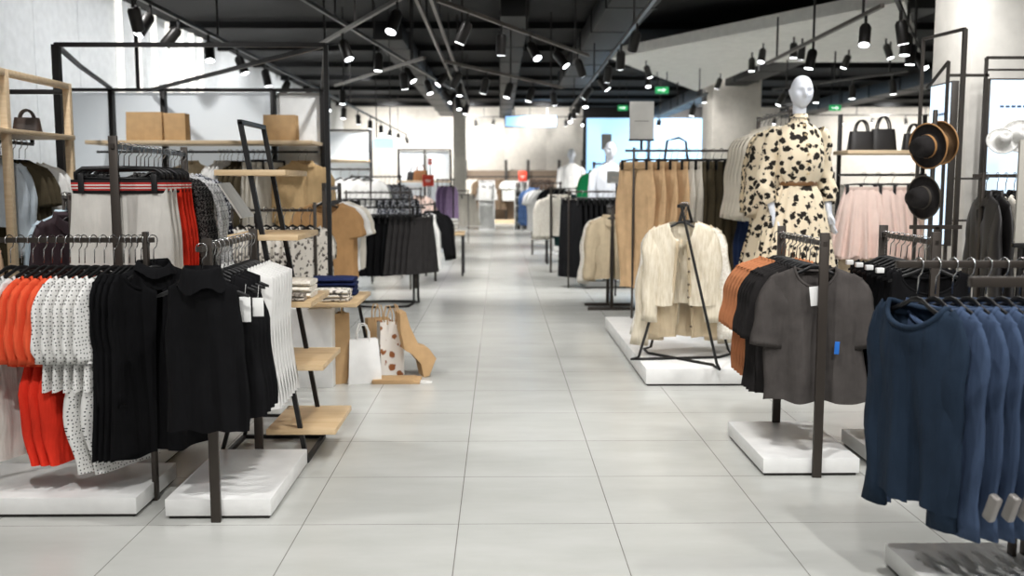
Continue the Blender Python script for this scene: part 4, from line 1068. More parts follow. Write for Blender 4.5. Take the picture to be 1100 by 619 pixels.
MB().loft([ell(0, .016, .052, .054, tz(.862), 40), ell(0, .016, .057, .059, tz(.866), 40), ell(0, .016, .064, .066, tz(.852), 40)]).build('collar', LEOP, dress, smooth=True, angle=3)
for i in range(6):
    zz = lerp(tz(.825), tz(.655), i/5); yy = -lerp(.066, .152, sm(0, .6, i/5)); MB().tube([(0, yy+.01, zz), (0, yy-.008, zz)], .008, 10).build('button', plain('cream_button', (214, 190, 150), .4), dress)
for s in (-1, 1):
    pts = [Vector(p) for p in ((s*.150, .012, tz(.806)), (s*.186, .016, tz(.785)), (s*.202, .035, tz(.72)), (s*.222, .05, tz(.655)), (s*(.246 if s > 0 else .236), .03, tz(.60)), (s*(.242 if s > 0 else .215), .0, tz(.565)), (s*(.240 if s > 0 else .205), -.01, tz(.552)))]
    rr = [.054, .066, .060, .064, .072, .058, .044]; mbs = MB(); dense = []; dr = []
    for i in range(len(pts)-1):
        for q in range(4): dense.append(pts[i].lerp(pts[i+1], q/4)); dr.append(lerp(rr[i], rr[i+1], q/4)*(1+.05*math.sin(5*(i+q/4))))
    dense.append(pts[-1]); dr.append(rr[-1]); mbs.tube(dense, dr, 24, cap=False)
    rgn = random.Random(3+s)
    mbs.v = [(x+.005*math.sin(60*z+40*x), y+.006*math.sin(50*z+70*x), z) for x, y, z in mbs.v]
    mbs.build('sleeve', LEOP, dress, smooth=True, angle=3)
# ---- pink skirts, shelf and bags behind
ys = 8.6; zs = at(945, 188, ys).z; xs0, xs1 = at(908, 188, ys).x, at(1000, 188, ys).x
zsh_ = at(945, 179, ys).z+.12
t = thing('shelf_rail', 'oak shelf with a steel rail of blush tulle skirts below', 'shelf', (xs0, ys, 0)); w = xs1-xs0
for x in (0, w): MB().cbox((x-.016, .16, 0), (x+.016, .192, zsh_+.35), .002).build('post', BLACKM, t)
MB().cbox((-.05, -.18, zsh_-.015), (w+.05, .19, zsh_+.02), .004).build('board', OAK, t)
MB().bar((-.02, 0, zs), (w+.02, 0, zs), .022).bar((0, 0, zs), (0, .18, zs), .02).bar((w, 0, zs), (w, .18, zs), .02).build('rail', BLACKM, t)
row(V3((xs0, ys, zs)), V3((xs1, ys, zs)), [
    dict(n=3, t0=.22, t1=.55, desc='blush tulle skirt', name='tulle_skirt', cat='skirt', kind='tulle', m=PINK, rz=(-.2, -.5), L=.58, hem=.62, d1=.13),
    dict(n=2, t0=.78, t1=1.0, desc='ivory tulle skirt', name='tulle_skirt', cat='skirt', kind='tulle', m=fabric('ivory_tulle', (232, 216, 202), .05), rz=(-.6, -.9), L=.50, hem=.46, d1=.11),
    ],
    'of the tulle skirt rail', 'skirts on the shelf rail', -.3, seed=31, jit=.01, end='mannequin end')
row(V3((xs0, ys, zs)), V3((xs1, ys, zs)), [dict(n=5, t0=.16, t1=.80, desc='tan trouser below the tulle skirts', name='trousers', cat='trousers', kind='pants', m=BEIGE, L=.62, w=.26, hip=.30, hem=.13, rz=-.6, nohang=1)],
    'on the skirt rail', 'trousers below the tulle skirts', -.6, seed=33, end='mannequin end', zoff=-.50)
def handbag(label, loc, w, h, d, m, rz=0, group=None):
    t = thing('handbag', label, 'bag', loc, rz, group); rings = []
    for j in range(7):
        q = j/6; ww = w/2*(1-.16*q); dd = d/2*(1-.45*q**1.5); rings.append(ell(0, 0, ww, dd, h*q, 24, .5))
    MB().loft(rings, True, True).build('body', m, t, smooth=True, angle=.9)
    for s in (-1, 1): MB().tube([(w*.24*math.cos(a), s*d*.22, h-.01+h*.62*math.sin(a)) for a in (PI*i/10 for i in range(11))], .008, 6).build('handle', m, t)
    MB().cbox((-.02, -d*.36, h*.62), (.02, -d*.30, h*.72), .002).build('clasp', CHROME, t); return t
LEA = plain('black_leather', (36, 34, 34), .45); LEAB = plain('dark_brown_leather', (58, 46, 40), .45)
p = at(924, 178, ys); handbag('black handbag at the mannequin end of the tulle skirt shelf', (p.x, ys, zsh_+.02), .24, .17, .11, LEA)
p = at(940, 178, ys); handbag('black handbag beside another on the tulle skirt shelf', (p.x+.06, ys, zsh_+.02), .24, .19, .11, LEA)
p = at(980, 178, ys); handbag('small black handbag at the pillar end of the tulle skirt shelf', (p.x, ys, zsh_+.02), .2, .15, .1, LEA)
# ---- steel display frame around the near pillar with lit panels, hats
FRM = plain('frame_steel', (70, 66, 62), .45, .5)
yf = 7.2
def fp_(px, py, y=yf): p = at(px, py, y); return p
F0 = at(992, 60, 6.7); t = thing('wall_frame', 'thin dark steel frame of uprights and bars before the near pillar', 'frame', (F0.x, yf, 0))
def fb_(a, b, w=.02): MB().bar(V3(a)-t.location, V3(b)-t.location, w).build('frame_bar', FRM, t)
def flo(p): return (p.x, p.y, 0)
pa, pb, pc, pd = at(992, 42, 6.7), at(1037, 31, 6.3), at(1060, 62, 6.9), at(1112, 62, 6.9)
fb_(flo(pa), pa); fb_(pa, pb); fb_(pb, flo(pb), .026); fb_(pc, flo(pc)); fb_(pc, pd); fb_(at(1020, 81, 6.9), at(1062, 81, 6.9)); fb_(at(996, 95, 6.7), at(1019, 66, 6.5), .016); fb_(at(1019, 66, 6.5), (at(1019, 66, 6.5).x, 6.5, 0), .018)
for py in (192, 237): fb_(at(1019, py, 6.9), at(1062, py, 6.9), .014)
fb_(at(1060, 75, 6.9), at(1112, 75, 6.9), .014)
SCR = emit('lit_panel_blue', (206, 226, 244), 1.0)
p0 = at(1000, 92, 7.1); p1 = at(1023, 86, 6.75); zb = at(1010, 262, 7).z
def lit_panel(label, a, b, ztop, zbot, m, text=True):
    a = V3((a.x, a.y, 0)); b = V3((b.x, b.y, 0)); d = (b-a); L = d.length; ang = math.atan2(d.y, d.x)
    t = thing('light_box', label, 'lit panel', (a.x, a.y, zbot), ang)
    MB().cbox((0, .0, 0), (L, .05, ztop-zbot), .004).build('case', FRM, t); MB().box((.012, -.003, .012), (L-.012, .001, ztop-zbot-.012)).build('lit_face', m, t)
    MB().bar((.05, .03, 0), (.05, .03, -zbot), .02).bar((L-.05, .03, 0), (L-.05, .03, -zbot), .02).build('leg', FRM, t)
    if text:
        mb = MB()
        for i in range(6): mb.box((L*(.2+.1*i), -.006, (ztop-zbot)*.80), (L*(.27+.1*i), -.004, (ztop-zbot)*.815))
        mb.build('printed_line', plain('panel_print', (90, 110, 140), .6), t)
lit_panel('narrow light-blue lit panel beside the black hats', p0, p1, p0.z, zb, SCR)
a = at(1063, 84, 7.0); b = at(1125, 84, 7.0); lit_panel('wide light-blue lit panel behind the black leather jackets', a, b, a.z, at(1070, 240, 7).z, SCR)
def hat(label, loc, axis, m, band, r=.16, group=None, roll=0):
    t = thing('felt_hat', label, 'hat', loc, 0, group)
    z = Vector(axis).normalized(); t.rotation_mode = 'QUATERNION'; t.rotation_quaternion = z.to_track_quat('Z', 'Y')
    R = [ell(0, 0, r*1.0, r*.92, .012, 36), ell(0, 0, r*.98, r*.90, .004, 36), ell(0, 0, r*.62, r*.56, 0, 36), ell(0, 0, r*.53, r*.48, .02, 36), ell(0, 0, r*.50, r*.44, .07, 36), ell(0, 0, r*.42, r*.34, .105, 36), ell(0, 0, r*.22, r*.14, .112, 36), ell(0, 0, r*.05, r*.03, .098, 36)]
    MB().loft(R, False, True).build('felt_body', m, t, smooth=True, angle=3)
    MB().loft([ell(0, 0, r*.545, r*.495, .008, 36), ell(0, 0, r*.53, r*.48, .034, 36)]).build('hat_band', band, t, smooth=True, angle=3)
    MB().tube([(r*1.0*math.cos(a), r*.92*math.sin(a), .011) for a in (2*PI*i/36 for i in range(36))], .005, 6, closed=True).build('brim_edge', band, t)
FELT = fabric('black_felt', (42, 40, 40), .12, 200, .2); CAMB = plain('camel_band', (178, 132, 82), .6); DRKB = plain('dark_band', (66, 60, 52), .6)
hatpeg = thing('hat_stand', 'slim steel hat stand with two pegs by the near pillar', 'hat stand', (at(1003, 160, 6.25).x, 6.25, 0))
MB().cbox((-.012, -.012, 0), (.012, .012, at(1003, 118, 6.25).z), .002).build('post', FRM, hatpeg); MB().cbox((-.16, -.16, 0), (.16, .16, .012), .003).build('base', FRM, hatpeg)
for py in (158, 213): z = at(1003, py, 6.25).z; MB().tube([(0, 0, z), (-.07, -.05, z)], .007, 8).build('peg', FRM, hatpeg)
p = at(1000, 157, 6.2); hat('black felt hat with camel edge, upper of two by the near pillar', p+V3((-.02, -.02, 0)), (-.93, -.36, -.12), FELT, CAMB, .155)
p = at(1007, 153, 6.2); hat('brown hat tucked behind the camel-edged black one', p+V3((.05, .06, 0)), (-.93, -.36, -.12), fabric('brown_felt', (104, 82, 60), .12), CAMB, .15)
p = at(992, 212, 6.2); hat('plain black felt hat, lower of two by the near pillar', p+V3((-.0, -.02, 0)), (-.95, -.30, -.05), FELT, DRKB, .15)
for i, (px, py, r) in enumerate(((1076, 152, .10), (1096, 147, .13))):
    p = at(px, py, 6.7); hat(('white hat hanging on the wide lit panel above the leather jackets', 'larger white hat hanging by the frame edge over the leather jackets')[i], p, (-.2, -.9, .35), WHITEC, plain('white_band', (220, 220, 216), .6), r)
# ---- leather jackets at the right edge
yt = 5.9; zt3 = at(1075, 189, yt).z; xt0 = at(1056, 189, yt).x
t, _, _ = post_rack('steel rail of black leather jackets before the wide lit panel', (xt0, yt), (xt0+.75, yt), zt3+.02, zt3, (.06, .05), .034)
T0 = V3((xt0, yt, zt3)); T1 = V3((xt0+.75, yt, zt3))
row(T0, T1, [
    dict(n=2, t0=.03, t1=.12, desc='black leather jacket', name='jacket', cat='jacket', kind='jacket', m=LEA, L=.62, w=.46, t=.024, sl=.62, first=dict(t=.03)),
    dict(n=1, t0=.19, t1=1, desc='pale knit between the leather jackets', name='knit_top', cat='top', kind='sweat', m=IVORYK, L=.52, w=.44),
    dict(n=2, t0=.26, t1=.36, desc='dark grey jacket', name='jacket', cat='jacket', kind='jacket', m=DARKG, L=.64, w=.46, t=.022),
    dict(n=2, t0=.44, t1=.54, desc='teal green jacket', name='jacket', cat='jacket', kind='jacket', m=fabric('teal_wool', (46, 92, 88), .12), L=.6, w=.46, t=.022)],
    'of the leather jacket rail', 'jackets on the rail at the lit panel', -1.7, seed=41, jit=.01, end='pillar end')
a = at(1089, 262, 4.2); b = at(1112, 150, 4.2)
t = thing('sign_card', 'tall blank beige card on a foot beside the navy sweatshirt rack', 'sign', (a.x, 4.2, a.z))
MB().cbox((0, -.008, 0), (b.x-a.x+.12, .008, b.z-a.z), .003).build('card', plain('beige_card', (190, 186, 176), .6), t)
MB().cbox((-.006, -.013, -.016), (b.x-a.x+.126, .013, .004), .002).bar((.03, 0, 0), (.03, 0, -a.z), .016).bar((.18, 0, 0), (.18, 0, -a.z), .016).build('stand', BLACKM, t)
# ------------------------------------------------------------------ left side: oak unit, blazers, lit wall bay
y0, y1 = 5.72, 6.55; xu = at(7, 73, y0).x; zu = at(7, 74, y0).z; xb_ = xu-.55
t = thing('open_shelf_unit', 'open oak and steel shelf unit against the white side wall', 'shelf unit', (xu, y0, 0))
ys_ = y0-1.6
for yy in (ys_, y0, y1):
    MB().cbox((-.045, yy-y0-.022, 0), (0, yy-y0+.022, zu), .003).build('post', OAK, t)
    MB().cbox((-.55, yy-y0-.018, 0), (-.515, yy-y0+.018, zu-.04), .003).build('rear_post', BLACKM, t)
    MB().cbox((-.53, yy-y0-.015, zu-.07), (-.045, yy-y0+.015, zu-.04), .002).build('cross_bar', BLACKM, t)
MB().cbox((-.045, ys_-y0+.022, zu-.04), (0, -.022, zu), .003).cbox((-.045, .022, zu-.04), (0, y1-y0-.022, zu), .003).build('top_rail', OAK, t)
MB().bar((-.53, ys_-y0, zu-.05), (-.53, y1-y0, zu-.05), .03).build('rear_rail', BLACKM, t)
zsf = at(7, 138, y0).z
MB().cbox((-.56, ys_-y0-.02, zsf-.03), (.01, y1-y0+.02, zsf), .004).build('board', OAK, t)
zr_ = at(30, 152, 6.1).z
MB().bar((-.27, ys_-y0, zr_), (-.27, y1-y0, zr_), .021).build('hanging_rail', BLACKM, t)
for yy in (ys_, y1): MB().bar((-.27, yy-y0, zr_), (-.27, yy-y0, zsf-.03), .02).build('rail_bracket', BLACKM, t)
p = at(33, 139, 6.15); handbag('dark brown handbag on the oak shelf unit by the side wall', (p.x-.02, 6.15, zsf), .17, .09, .09, LEAB, .25)
U0 = V3((xu-.27, ys_, zr_)); U1 = V3((xu-.27, y1, zr_)); tu = lambda yy: (yy-ys_)/(y1-ys_)
row(U0, U1, [
    dict(n=3, t0=tu(5.05), t1=tu(5.45), desc='peach shirt', name='shirt', cat='shirt', kind='shirt', m=fabric('peach_cotton', (232, 198, 164), .06, 200, .3), L=.78, sl=.6, first=dict(t=.03)),
    dict(n=2, t0=tu(5.92), t1=tu(6.02), desc='pale denim jacket', name='jacket', cat='jacket', kind='jacket', m=DENIMP, L=.52, t=.04, sl=.52, w=.40),
    dict(n=3, t0=tu(6.12), t1=tu(6.28), desc='olive brown dress', name='dress', cat='dress', kind='tee', m=OLIVE, L=.98, t=.022, w=.42, hem=.5),
    dict(n=2, t0=tu(6.36), t1=tu(6.44), desc='white puff-sleeved blouse', name='blouse', cat='blouse', kind='blouse', m=WHITEC, L=.62, t=.03, w=.48, sl=.36)],
    'on the oak shelf unit', 'garments in the oak shelf unit', .12, seed=51, jit=.01)
fv = at(76, 212, 5.3); V0 = V3((fv.x, 5.3, fv.z)); V1 = V3((V0.x-.30, 5.9, fv.z))
t, _, _ = post_rack('steel rack of dark blazers between oak unit and trouser rack', (V0.x, V0.y), (V1.x, V1.y), V0.z+.02, V0.z, (.02, .02), .034)
row(V0, V1, [dict(n=4, t0=.15, t1=.6, desc='dark plum blazer', name='blazer', cat='blazer', kind='jacket', m=fabric('plum_grey_wool', (58, 48, 52), .12, 180, .3), L=.66, t=.020, w=.40),
             dict(n=2, t0=.85, t1=.98, desc='pale blue shirt', name='shirt', cat='shirt', kind='shirt', m=fabric('pale_blue_cotton', (196, 214, 226), .06, 200, .3), L=.7)],
    'on the blazer rack', 'garments on the blazer rack', 1.0, seed=52)
# lit wall bay
yb1, yb0 = 9.75, 6.95
LIT = emit('backlit_panel', (200, 206, 210), .38)
xL, xR = at(62, 95, yb1).x, at(346, 95, yb1).x; ztp = at(200, 95, yb1).z
t = thing('lit_bay', 'lit white wall bay with a black frame and long oak shelf', 'wall bay', (xL, yb1, 0))
W_ = xR-xL; divs = [0]+[at(px, 95, yb1).x-xL for px in (119, 175, 293)]+[W_]
for i in range(4):
    MB().cbox((divs[i]+.03, .02, .02), (divs[i+1]-.03, .06, ztp-.04), .004).build('lit_panel', LIT if i < 3 else WALLW, t)
for x in divs: MB().cbox((x-.024, -.03, 0), (x+.024, .05, ztp), .003).build('upright', BLACKM, t)
MB().cbox((0, -.03, ztp-.03), (W_, .05, ztp), .003).build('top_beam', BLACKM, t)
zs_ = at(230, 152, 9.45).z
MB().cbox((divs[1]-.05, -.55, zs_-.035), (W_, .0, zs_), .004).build('shelf_board', OAK, t)
MB().bar((divs[1]-.05, -.28, zs_-.10), (W_, -.28, zs_-.10), .021).build('hanging_rail', BLACKM, t)
fr0, fr1 = at(60, 48, yb0), at(350, 52, yb0); zf = fr0.z
Lc = lambda p: V3(p)-t.location
for p in (fr0, fr1): MB().bar(Lc((p.x, yb0, 0)), Lc((p.x, yb0, zf)), .05 if p is fr0 else .03).build('front_post', BLACKM, t)
for a, b in (((fr0.x, yb0, zf), (fr1.x, yb0, zf)), ((fr0.x, yb0, zf), (xL, yb1, ztp)), ((fr1.x, yb0, zf), (xR, yb1, ztp)), ((fr1.x, yb0, zf), (divs[2]+xL-.1, yb1-.05, ztp-.02)), ((fr0.x, yb0, zf), (divs[2]+xL-.15, 8.2, zf)), ((divs[2]+xL-.15, 8.2, zf), (divs[1]+xL, yb1, ztp)), ((at(147, 60, 9.72).x, 9.72, CEIL-.005), (at(147, 60, 9.72).x, 9.72, ztp))):
    MB().bar(Lc(a), Lc(b), .03).build('brace', BLACKM, t)
def kbox(label, px0, px1, py0, py1, yy, z0, lean=0):
    a, b = at(px0, py1, yy), at(px1, py0, yy); w = b.x-a.x; h = b.z-at(px0, py1, yy).z
    paper_bag(label, ((a.x+b.x)/2, yy, z0), 0, w, .16, h, KRAFT, False, group='kraft bags on the long oak shelf')
kbox('wide brown kraft bag at the wall end of the long oak shelf', 139, 176, 118, 149, 9.42, zs_)
kbox('narrower brown kraft bag next to the wide one on the oak shelf', 177, 201, 119, 149, 9.46, zs_)
kbox('brown kraft bag alone behind the ladder shelf top on the oak shelf', 285, 319, 121, 149, 9.42, zs_)
W0 = V3((xL+divs[1], yb1-.28, zs_-.10)); W1 = V3((xR, yb1-.28, zs_-.10)); tw_ = lambda px: (at(px, 160, W0.y).x-W0.x)/(W1.x-W0.x)
row(W0, W1, [
    dict(n=1, t0=tw_(205), t1=1, desc='beige shirt facing out at the wall end', name='shirt', cat='shirt', kind='shirt', m=BEIGE, L=.7, w=.40, rz=.05, t=.03),
    dict(n=4, t0=tw_(236), t1=tw_(248), desc='white shirt', name='shirt', cat='shirt', kind='shirt', m=WHITEC, L=.8, rz=1.0),
    dict(n=4, t0=tw_(255), t1=tw_(272), desc='dark olive coat', name='coat', cat='coat', kind='jacket', m=OLIVE, L=1.0, rz=1.1),
    dict(n=4, t0=tw_(277), t1=tw_(292), desc='stone trouser', name='trousers', cat='trousers', kind='pants', m=STONE, L=1.0, rz=1.0),
    dict(n=2, t0=tw_(320), t1=tw_(328), desc='tan shirt dress facing out', name='dress', cat='dress', kind='shirt', m=fabric('honey_linen', (214, 182, 136), .08, 140, .35), L=1.05, w=.44, rz=.1, t=.03, sl=.5)],
    'of the lit bay rail', 'garments in the lit wall bay', .9, lo=True, seed=53, end='wall end')
# light strips down the side wall
for i, px in enumerate((137, 156, 173, 188, 201, 212, 221)):
    yy = -XL*FPX/(537-px)
    structure('trim_%d' % (i+1), MB().cbox((XL, yy-.035, .3), (XL+.07, yy+.035, CEIL-.02), .004), emit('lit_wall_strip', (250, 246, 238), .9))
# ---- print tops on the rail behind the ladder shelf
yh = 7.35; zh = at(315, 226, yh).z; xh0, xh1 = at(284, 226, yh).x, at(338, 226, yh).x
t, _, _ = post_rack('steel rail of white print tops behind the ladder shelf', (xh0-.25, yh), (xh1, yh), zh+.06, zh, (.0, .0), .034)
row(V3((xh0-.25, yh, zh)), V3((xh1, yh, zh)), [dict(n=9, t0=.10, t1=.94, desc='white sketch-print top', name='print_top', cat='top', kind='blouse', m=MONO, L=.62, w=.42, sl=.2)],
    'of the print top rail', 'print tops behind the ladder shelf', .95, seed=54, lo=True, end='wall end')
p = at(318, 242, yh)
# ---- camel tees
yg = 8.15; G0 = at(348, 203, yg); G1 = V3((G0.x-.02, yg+.9, G0.z))
t, _, _ = post_rack('steel rack of camel tees beside the black skirt rail', (G0.x, G0.y), (G1.x, G1.y), G0.z+.05, G0.z, (.02, .02), .034)
row(G0, G1, [dict(n=3, t0=.06, t1=.3, desc='camel tee', name='tee_shirt', cat='t-shirt', kind='tee', m=CAMEL, ny=.04, L=.78, w=.46, hem=.48, t=.035, rz=(.25, .3), nh=.12),
             dict(n=2, t0=.46, t1=.58, desc='white tee behind the camel ones', name='tee_shirt', cat='t-shirt', kind='tee', m=WHITEC, L=.74, w=.50, rz=.3),
             dict(n=2, t0=.75, t1=.9, desc='grey tee behind the white ones', name='tee_shirt', cat='t-shirt', kind='tee', m=STONE, L=.74, w=.52, rz=.3)],
    'of the camel rack', 'tees on the camel rack', .3, seed=55)
# ---- black skirts on bent tube stand F
ff = fl(443, 328); yk = ff.y; zk = at(415, 223, yk).z; xk0, xk1 = at(370, 223, yk).x, at(455, 223, yk).x
t = thing('tube_rail_stand', 'black bent-tube rail stand full of black skirts by the aisle', 'clothes rack', (xk0, yk, 0)); w = xk1-xk0
for x, s in ((.10, -1), (w-.12, 1)):
    MB().tube([(x, 0, zk), (x, 0, .10), (x-.0, -.04, .03), (x-.05*s, -.18, .012), (w/2+.05*s, -.26, .012)], .014, 7).build('tube_leg', BLACKM, t, smooth=True, angle=1.2)
    MB().tube([(x+.05*s, .0, zk), (x+.05*s, .0, .10), (x+.05*s, .06, .03), (x, .24, .012), (w/2, .30, .012)], .014, 7).build('tube_leg', BLACKM, t, smooth=True, angle=1.2)
MB().bar((-.02, 0, zk), (w+.02, 0, zk), .021).build('rail', BLACKM, t)
row(V3((xk0, yk, zk)), V3((xk1, yk, zk)), [
    dict(n=8, t0=.03, t1=.62, desc='black skirt', name='skirt', cat='skirt', kind='skirt', m=BLACKC, L=.62, w=.30, hem=.42, d1=.020),
    dict(n=5, t0=.70, t1=.98, desc='charcoal pleated skirt', name='skirt', cat='skirt', kind='skirt', m=fabric('charcoal_wool', (56, 54, 54), .15, 160, .3), L=.60, w=.32, hem=.52, d1=.020, pleat=.35)],
    'of the black skirt rail', 'skirts on the tube rail stand', .85, seed=56, lo=True, end='wall end')
# ---- generic far rails
def far_rail(label, px0, px1, py, Y, segs, where, group, rz, seed, end='near end', legs=True, dy=0.0, lo=True):
    a = at(px0, py, Y); b = at(px1, py, Y); b = V3((b.x, Y+dy, a.z))
    post_rack(label, (a.x, a.y), (b.x, b.y), a.z+.03, a.z, (.03, .03), .034)
    row(a, b, segs, where, group, rz, lo=lo, seed=seed, end=end)
D = dict
far_rail('far steel rail of white tops before the second lit bay', 352, 398, 182, 13.2, [D(n=5, t0=.08, t1=.92, desc='white top', name='top', cat='top', kind='tee', m=WHITEC, L=.62, w=.5, rz=.5)], 'of the far white top rail', 'far white tops', .5, 60, 'wall end')
far_rail('far rail of black and white tops near the second lit bay', 378, 430, 190, 14.6, [D(n=6, t0=.05, t1=.6, desc='black top', name='top', cat='top', kind='sweat', m=BLACK2, L=.66), D(n=4, t0=.68, t1=.95, desc='black and white print top', name='top', cat='top', kind='sweat', m=PATNB, L=.66)], 'of the far black top rail', 'far black tops', .7, 61, 'wall end')
far_rail('low far rail of dark and white trousers behind the skirts', 372, 440, 207, 12.4, [D(n=4, t0=.05, t1=.35, desc='grey trouser', name='trousers', cat='trousers', kind='pants', m=DARKG, L=.85), D(n=3, t0=.45, t1=.62, desc='white trouser', name='trousers', cat='trousers', kind='pants', m=WHITEC, L=.85), D(n=3, t0=.72, t1=.94, desc='patterned trouser', name='trousers', cat='trousers', kind='pants', m=PATNB, L=.85)], 'of the low far rail', 'far trousers behind the skirts', .6, 62, 'wall end')
far_rail('short rail of pale pink prints by the far aisle', 431, 452, 203, 16.5, [D(n=5, t0=.05, t1=.95, desc='pale pink print blouse', name='blouse', cat='blouse', kind='tee', m=blotch('pink_print', (236, 210, 198), (110, 90, 86), 20, .3), L=.6)], 'of the pink print rail', 'far pink print blouses', .5, 63, 'wall end')
far_rail('rail with white dresses and black jackets at the aisle edge', 446, 462, 221, 12.6, [D(n=3, t0=.05, t1=.5, desc='white jersey dress', name='dress', cat='dress', kind='tank', m=WHITEC, L=.86, w=.42, rz=.35), D(n=2, t0=.75, t1=.95, desc='black jacket', name='jacket', cat='jacket', kind='jacket', m=BLACK2, L=.6, rz=.4)], 'on the aisle edge rail', 'garments on the aisle edge rail', .4, 64, dy=.9)
far_rail('rail of lilac knits by the far aisle', 470, 487, 193, 18.0, [D(n=3, t0=.3, t1=.9, desc='lilac knit dress', name='dress', cat='dress', kind='sweat', m=LILAC, L=1.0, w=.36, rz=1.1)], 'of the lilac rail', 'far lilac knits', .3, 65, 'wall end')
far_rail('far rail of cream skirts near the back wall', 488, 503, 205, 22.0, [D(n=4, t0=.05, t1=.95, desc='cream skirt', name='skirt', cat='skirt', kind='skirt', m=STONE, L=.65, hem=.6, d1=.020)], 'of the far cream skirt rail', 'far cream skirts', .3, 66, 'wall end')
far_rail('far rail of black dresses behind the linen jackets', 611, 672, 206, 12.6, [D(n=11, t0=.04, t1=.97, desc='black pleated dress', name='dress', cat='dress', kind='skirt', m=BLACK2, L=.98, w=.36, hem=.46, d1=.020)], 'of the black dress rail', 'far black dresses', -.8, 67, 'aisle end')
far_rail('far rail of white knits beyond the black dresses', 592, 622, 203, 14.8, [D(n=3, t0=.1, t1=.5, desc='white knit jacket', name='jacket', cat='jacket', kind='jacket', m=IVORYK, L=.72, w=.52, rz=-.2), D(n=2, t0=.7, t1=.95, desc='dark green coat', name='coat', cat='coat', kind='jacket', m=fabric('dark_green_wool', (24, 52, 52), .1), L=.9, rz=-.4)], 'of the white knit rail', 'far white knits', -.3, 68, 'aisle end', dy=.4)
far_rail('far rail with white dresses and blue denim at the aisle', 572, 600, 197, 18.5, [D(n=2, t0=.0, t1=.12, desc='blue denim shirt', name='shirt', cat='shirt', kind='shirt', m=DENIM, L=.8, rz=-.3), D(n=3, t0=.25, t1=.55, desc='white tee dress', name='dress', cat='dress', kind='tee', m=WHITEC, L=.9, w=.5, rz=-.2), D(n=3, t0=.7, t1=.98, desc='black coat', name='coat', cat='coat', kind='jacket', m=BLACK2, L=.9)], 'on the denim rail', 'far garments on the denim rail', -.4, 69, 'aisle end', dy=-.6)
far_rail('rail of cream tops between mannequin and tulle skirts', 893, 912, 187, 10.5, [D(n=5, t0=.05, t1=.95, desc='cream top', name='top', cat='top', kind='sweat', m=IVORYK, L=.8, w=.46)], 'of the cream top rail', 'cream tops behind the mannequin', -.5, 70, 'mannequin end', dy=.5)
# ---- second lit bay far left
def bay(label, px0, px1, pytop, Y, shelfpy, m, n=2):
    a, b = at(px0, pytop, Y), at(px1, pytop, Y); t = thing('lit_bay', label, 'wall bay', (a.x, Y, 0)); W = b.x-a.x; z = a.z
    for i in range(n): MB().cbox((W*i/n+.03, .02, .02), (W*(i+1)/n-.03, .06, z-.04), .004).build('lit_panel', m, t)
    for i in range(n+1): MB().cbox((W*i/n-.02, -.03, 0), (W*i/n+.02, .05, z), .003).build('upright', BLACKM, t)
    MB().cbox((0, -.03, z-.03), (W, .05, z), .003).build('top_beam', BLACKM, t)
    zz = at(px0, shelfpy, Y).z
    MB().cbox((0, -.45, zz-.04), (W, .0, zz), .004).build('shelf_board', OAK, t); return t, W, zz, a
b1 = bay('second lit wall bay further along the side wall', 346, 398, 139, 15.6, 172, LIT, 1)
b2 = bay('third lit wall bay with small goods beside the pale column', 428, 484, 160, 19.0, 194, LIT, 2)
bl_ = at(401, 160, 14.2); t = thing('hanging_lamp_box', 'light-blue lit box hanging beside the second lit bay', 'lamp', (bl_.x, 14.2, bl_.z)); w = at(423, 150, 14.2).x-bl_.x
MB().cbox((0, -.06, 0), (w, .06, .15), .03).build('lit_body', emit('lamp_box_blue', (196, 224, 244), 1.1), t)
for x in (.05, w-.05): MB().bar((x, 0, .15), (x, 0, CEIL-bl_.z-.003), .012).build('suspension_rod', BLACKM, t)
for i, (px, py, Y, zz, h) in enumerate(((445, 193, 18.75, b2[2], .24), (452, 193, 18.72, b2[2], .28))):
    p = at(px, py, Y); handbag(('dark handbag on the shelf of the third lit bay', 'brown handbag beside the dark one in the third lit bay')[i], (p.x, Y, zz), .3, h*.7, .14, (LEA, fabric('brown_leather', (120, 84, 56), .1))[i])
RED = plain('red_sign', (226, 70, 48), .5)
def card(label, px0, px1, py0, py1, Y, m, hung=None, lines=True):
    a, b = at(px0, py1, Y), at(px1, py0, Y); w = b.x-a.x; h = b.z-a.z
    t = thing('sign_card', label, 'sign', (a.x, Y, a.z)); MB().cbox((0, -.01, 0), (w, .01, h), .003).build('card', m, t)
    MB().bar((w/2, .012, h*.5), (w/2, .012, hung-a.z), .02).build('holder', BLACKM, t)
    if lines: MB().box((w*.25, -.012, h*.48), (w*.75, -.010, h*.56)).box((w*.3, -.012, h*.36), (w*.65, -.010, h*.42)).build('printed_line', plain('sign_text', (236, 226, 216), .6), t)
card('red sign card standing over the white shoe tower at the back', 557, 566, 184, 195, 27.5, RED, 0.01)
card('small red sign card in front of the third lit bay', 460, 464, 170, 177, 18.4, RED, 0.01)
card('orange-red sign leaning below the small red card by the third bay', 454, 466, 188, 200, 18.2, RED, 0.01)
card('grey sign card in front of the far mannequin with the coat', 652, 673, 184, 197, 11.6, CARD, 0.01)
card('grey sign card on a tall pole before the lit shopfront', 646, 657, 144, 161, 14.0, CARD, 0.01, False)
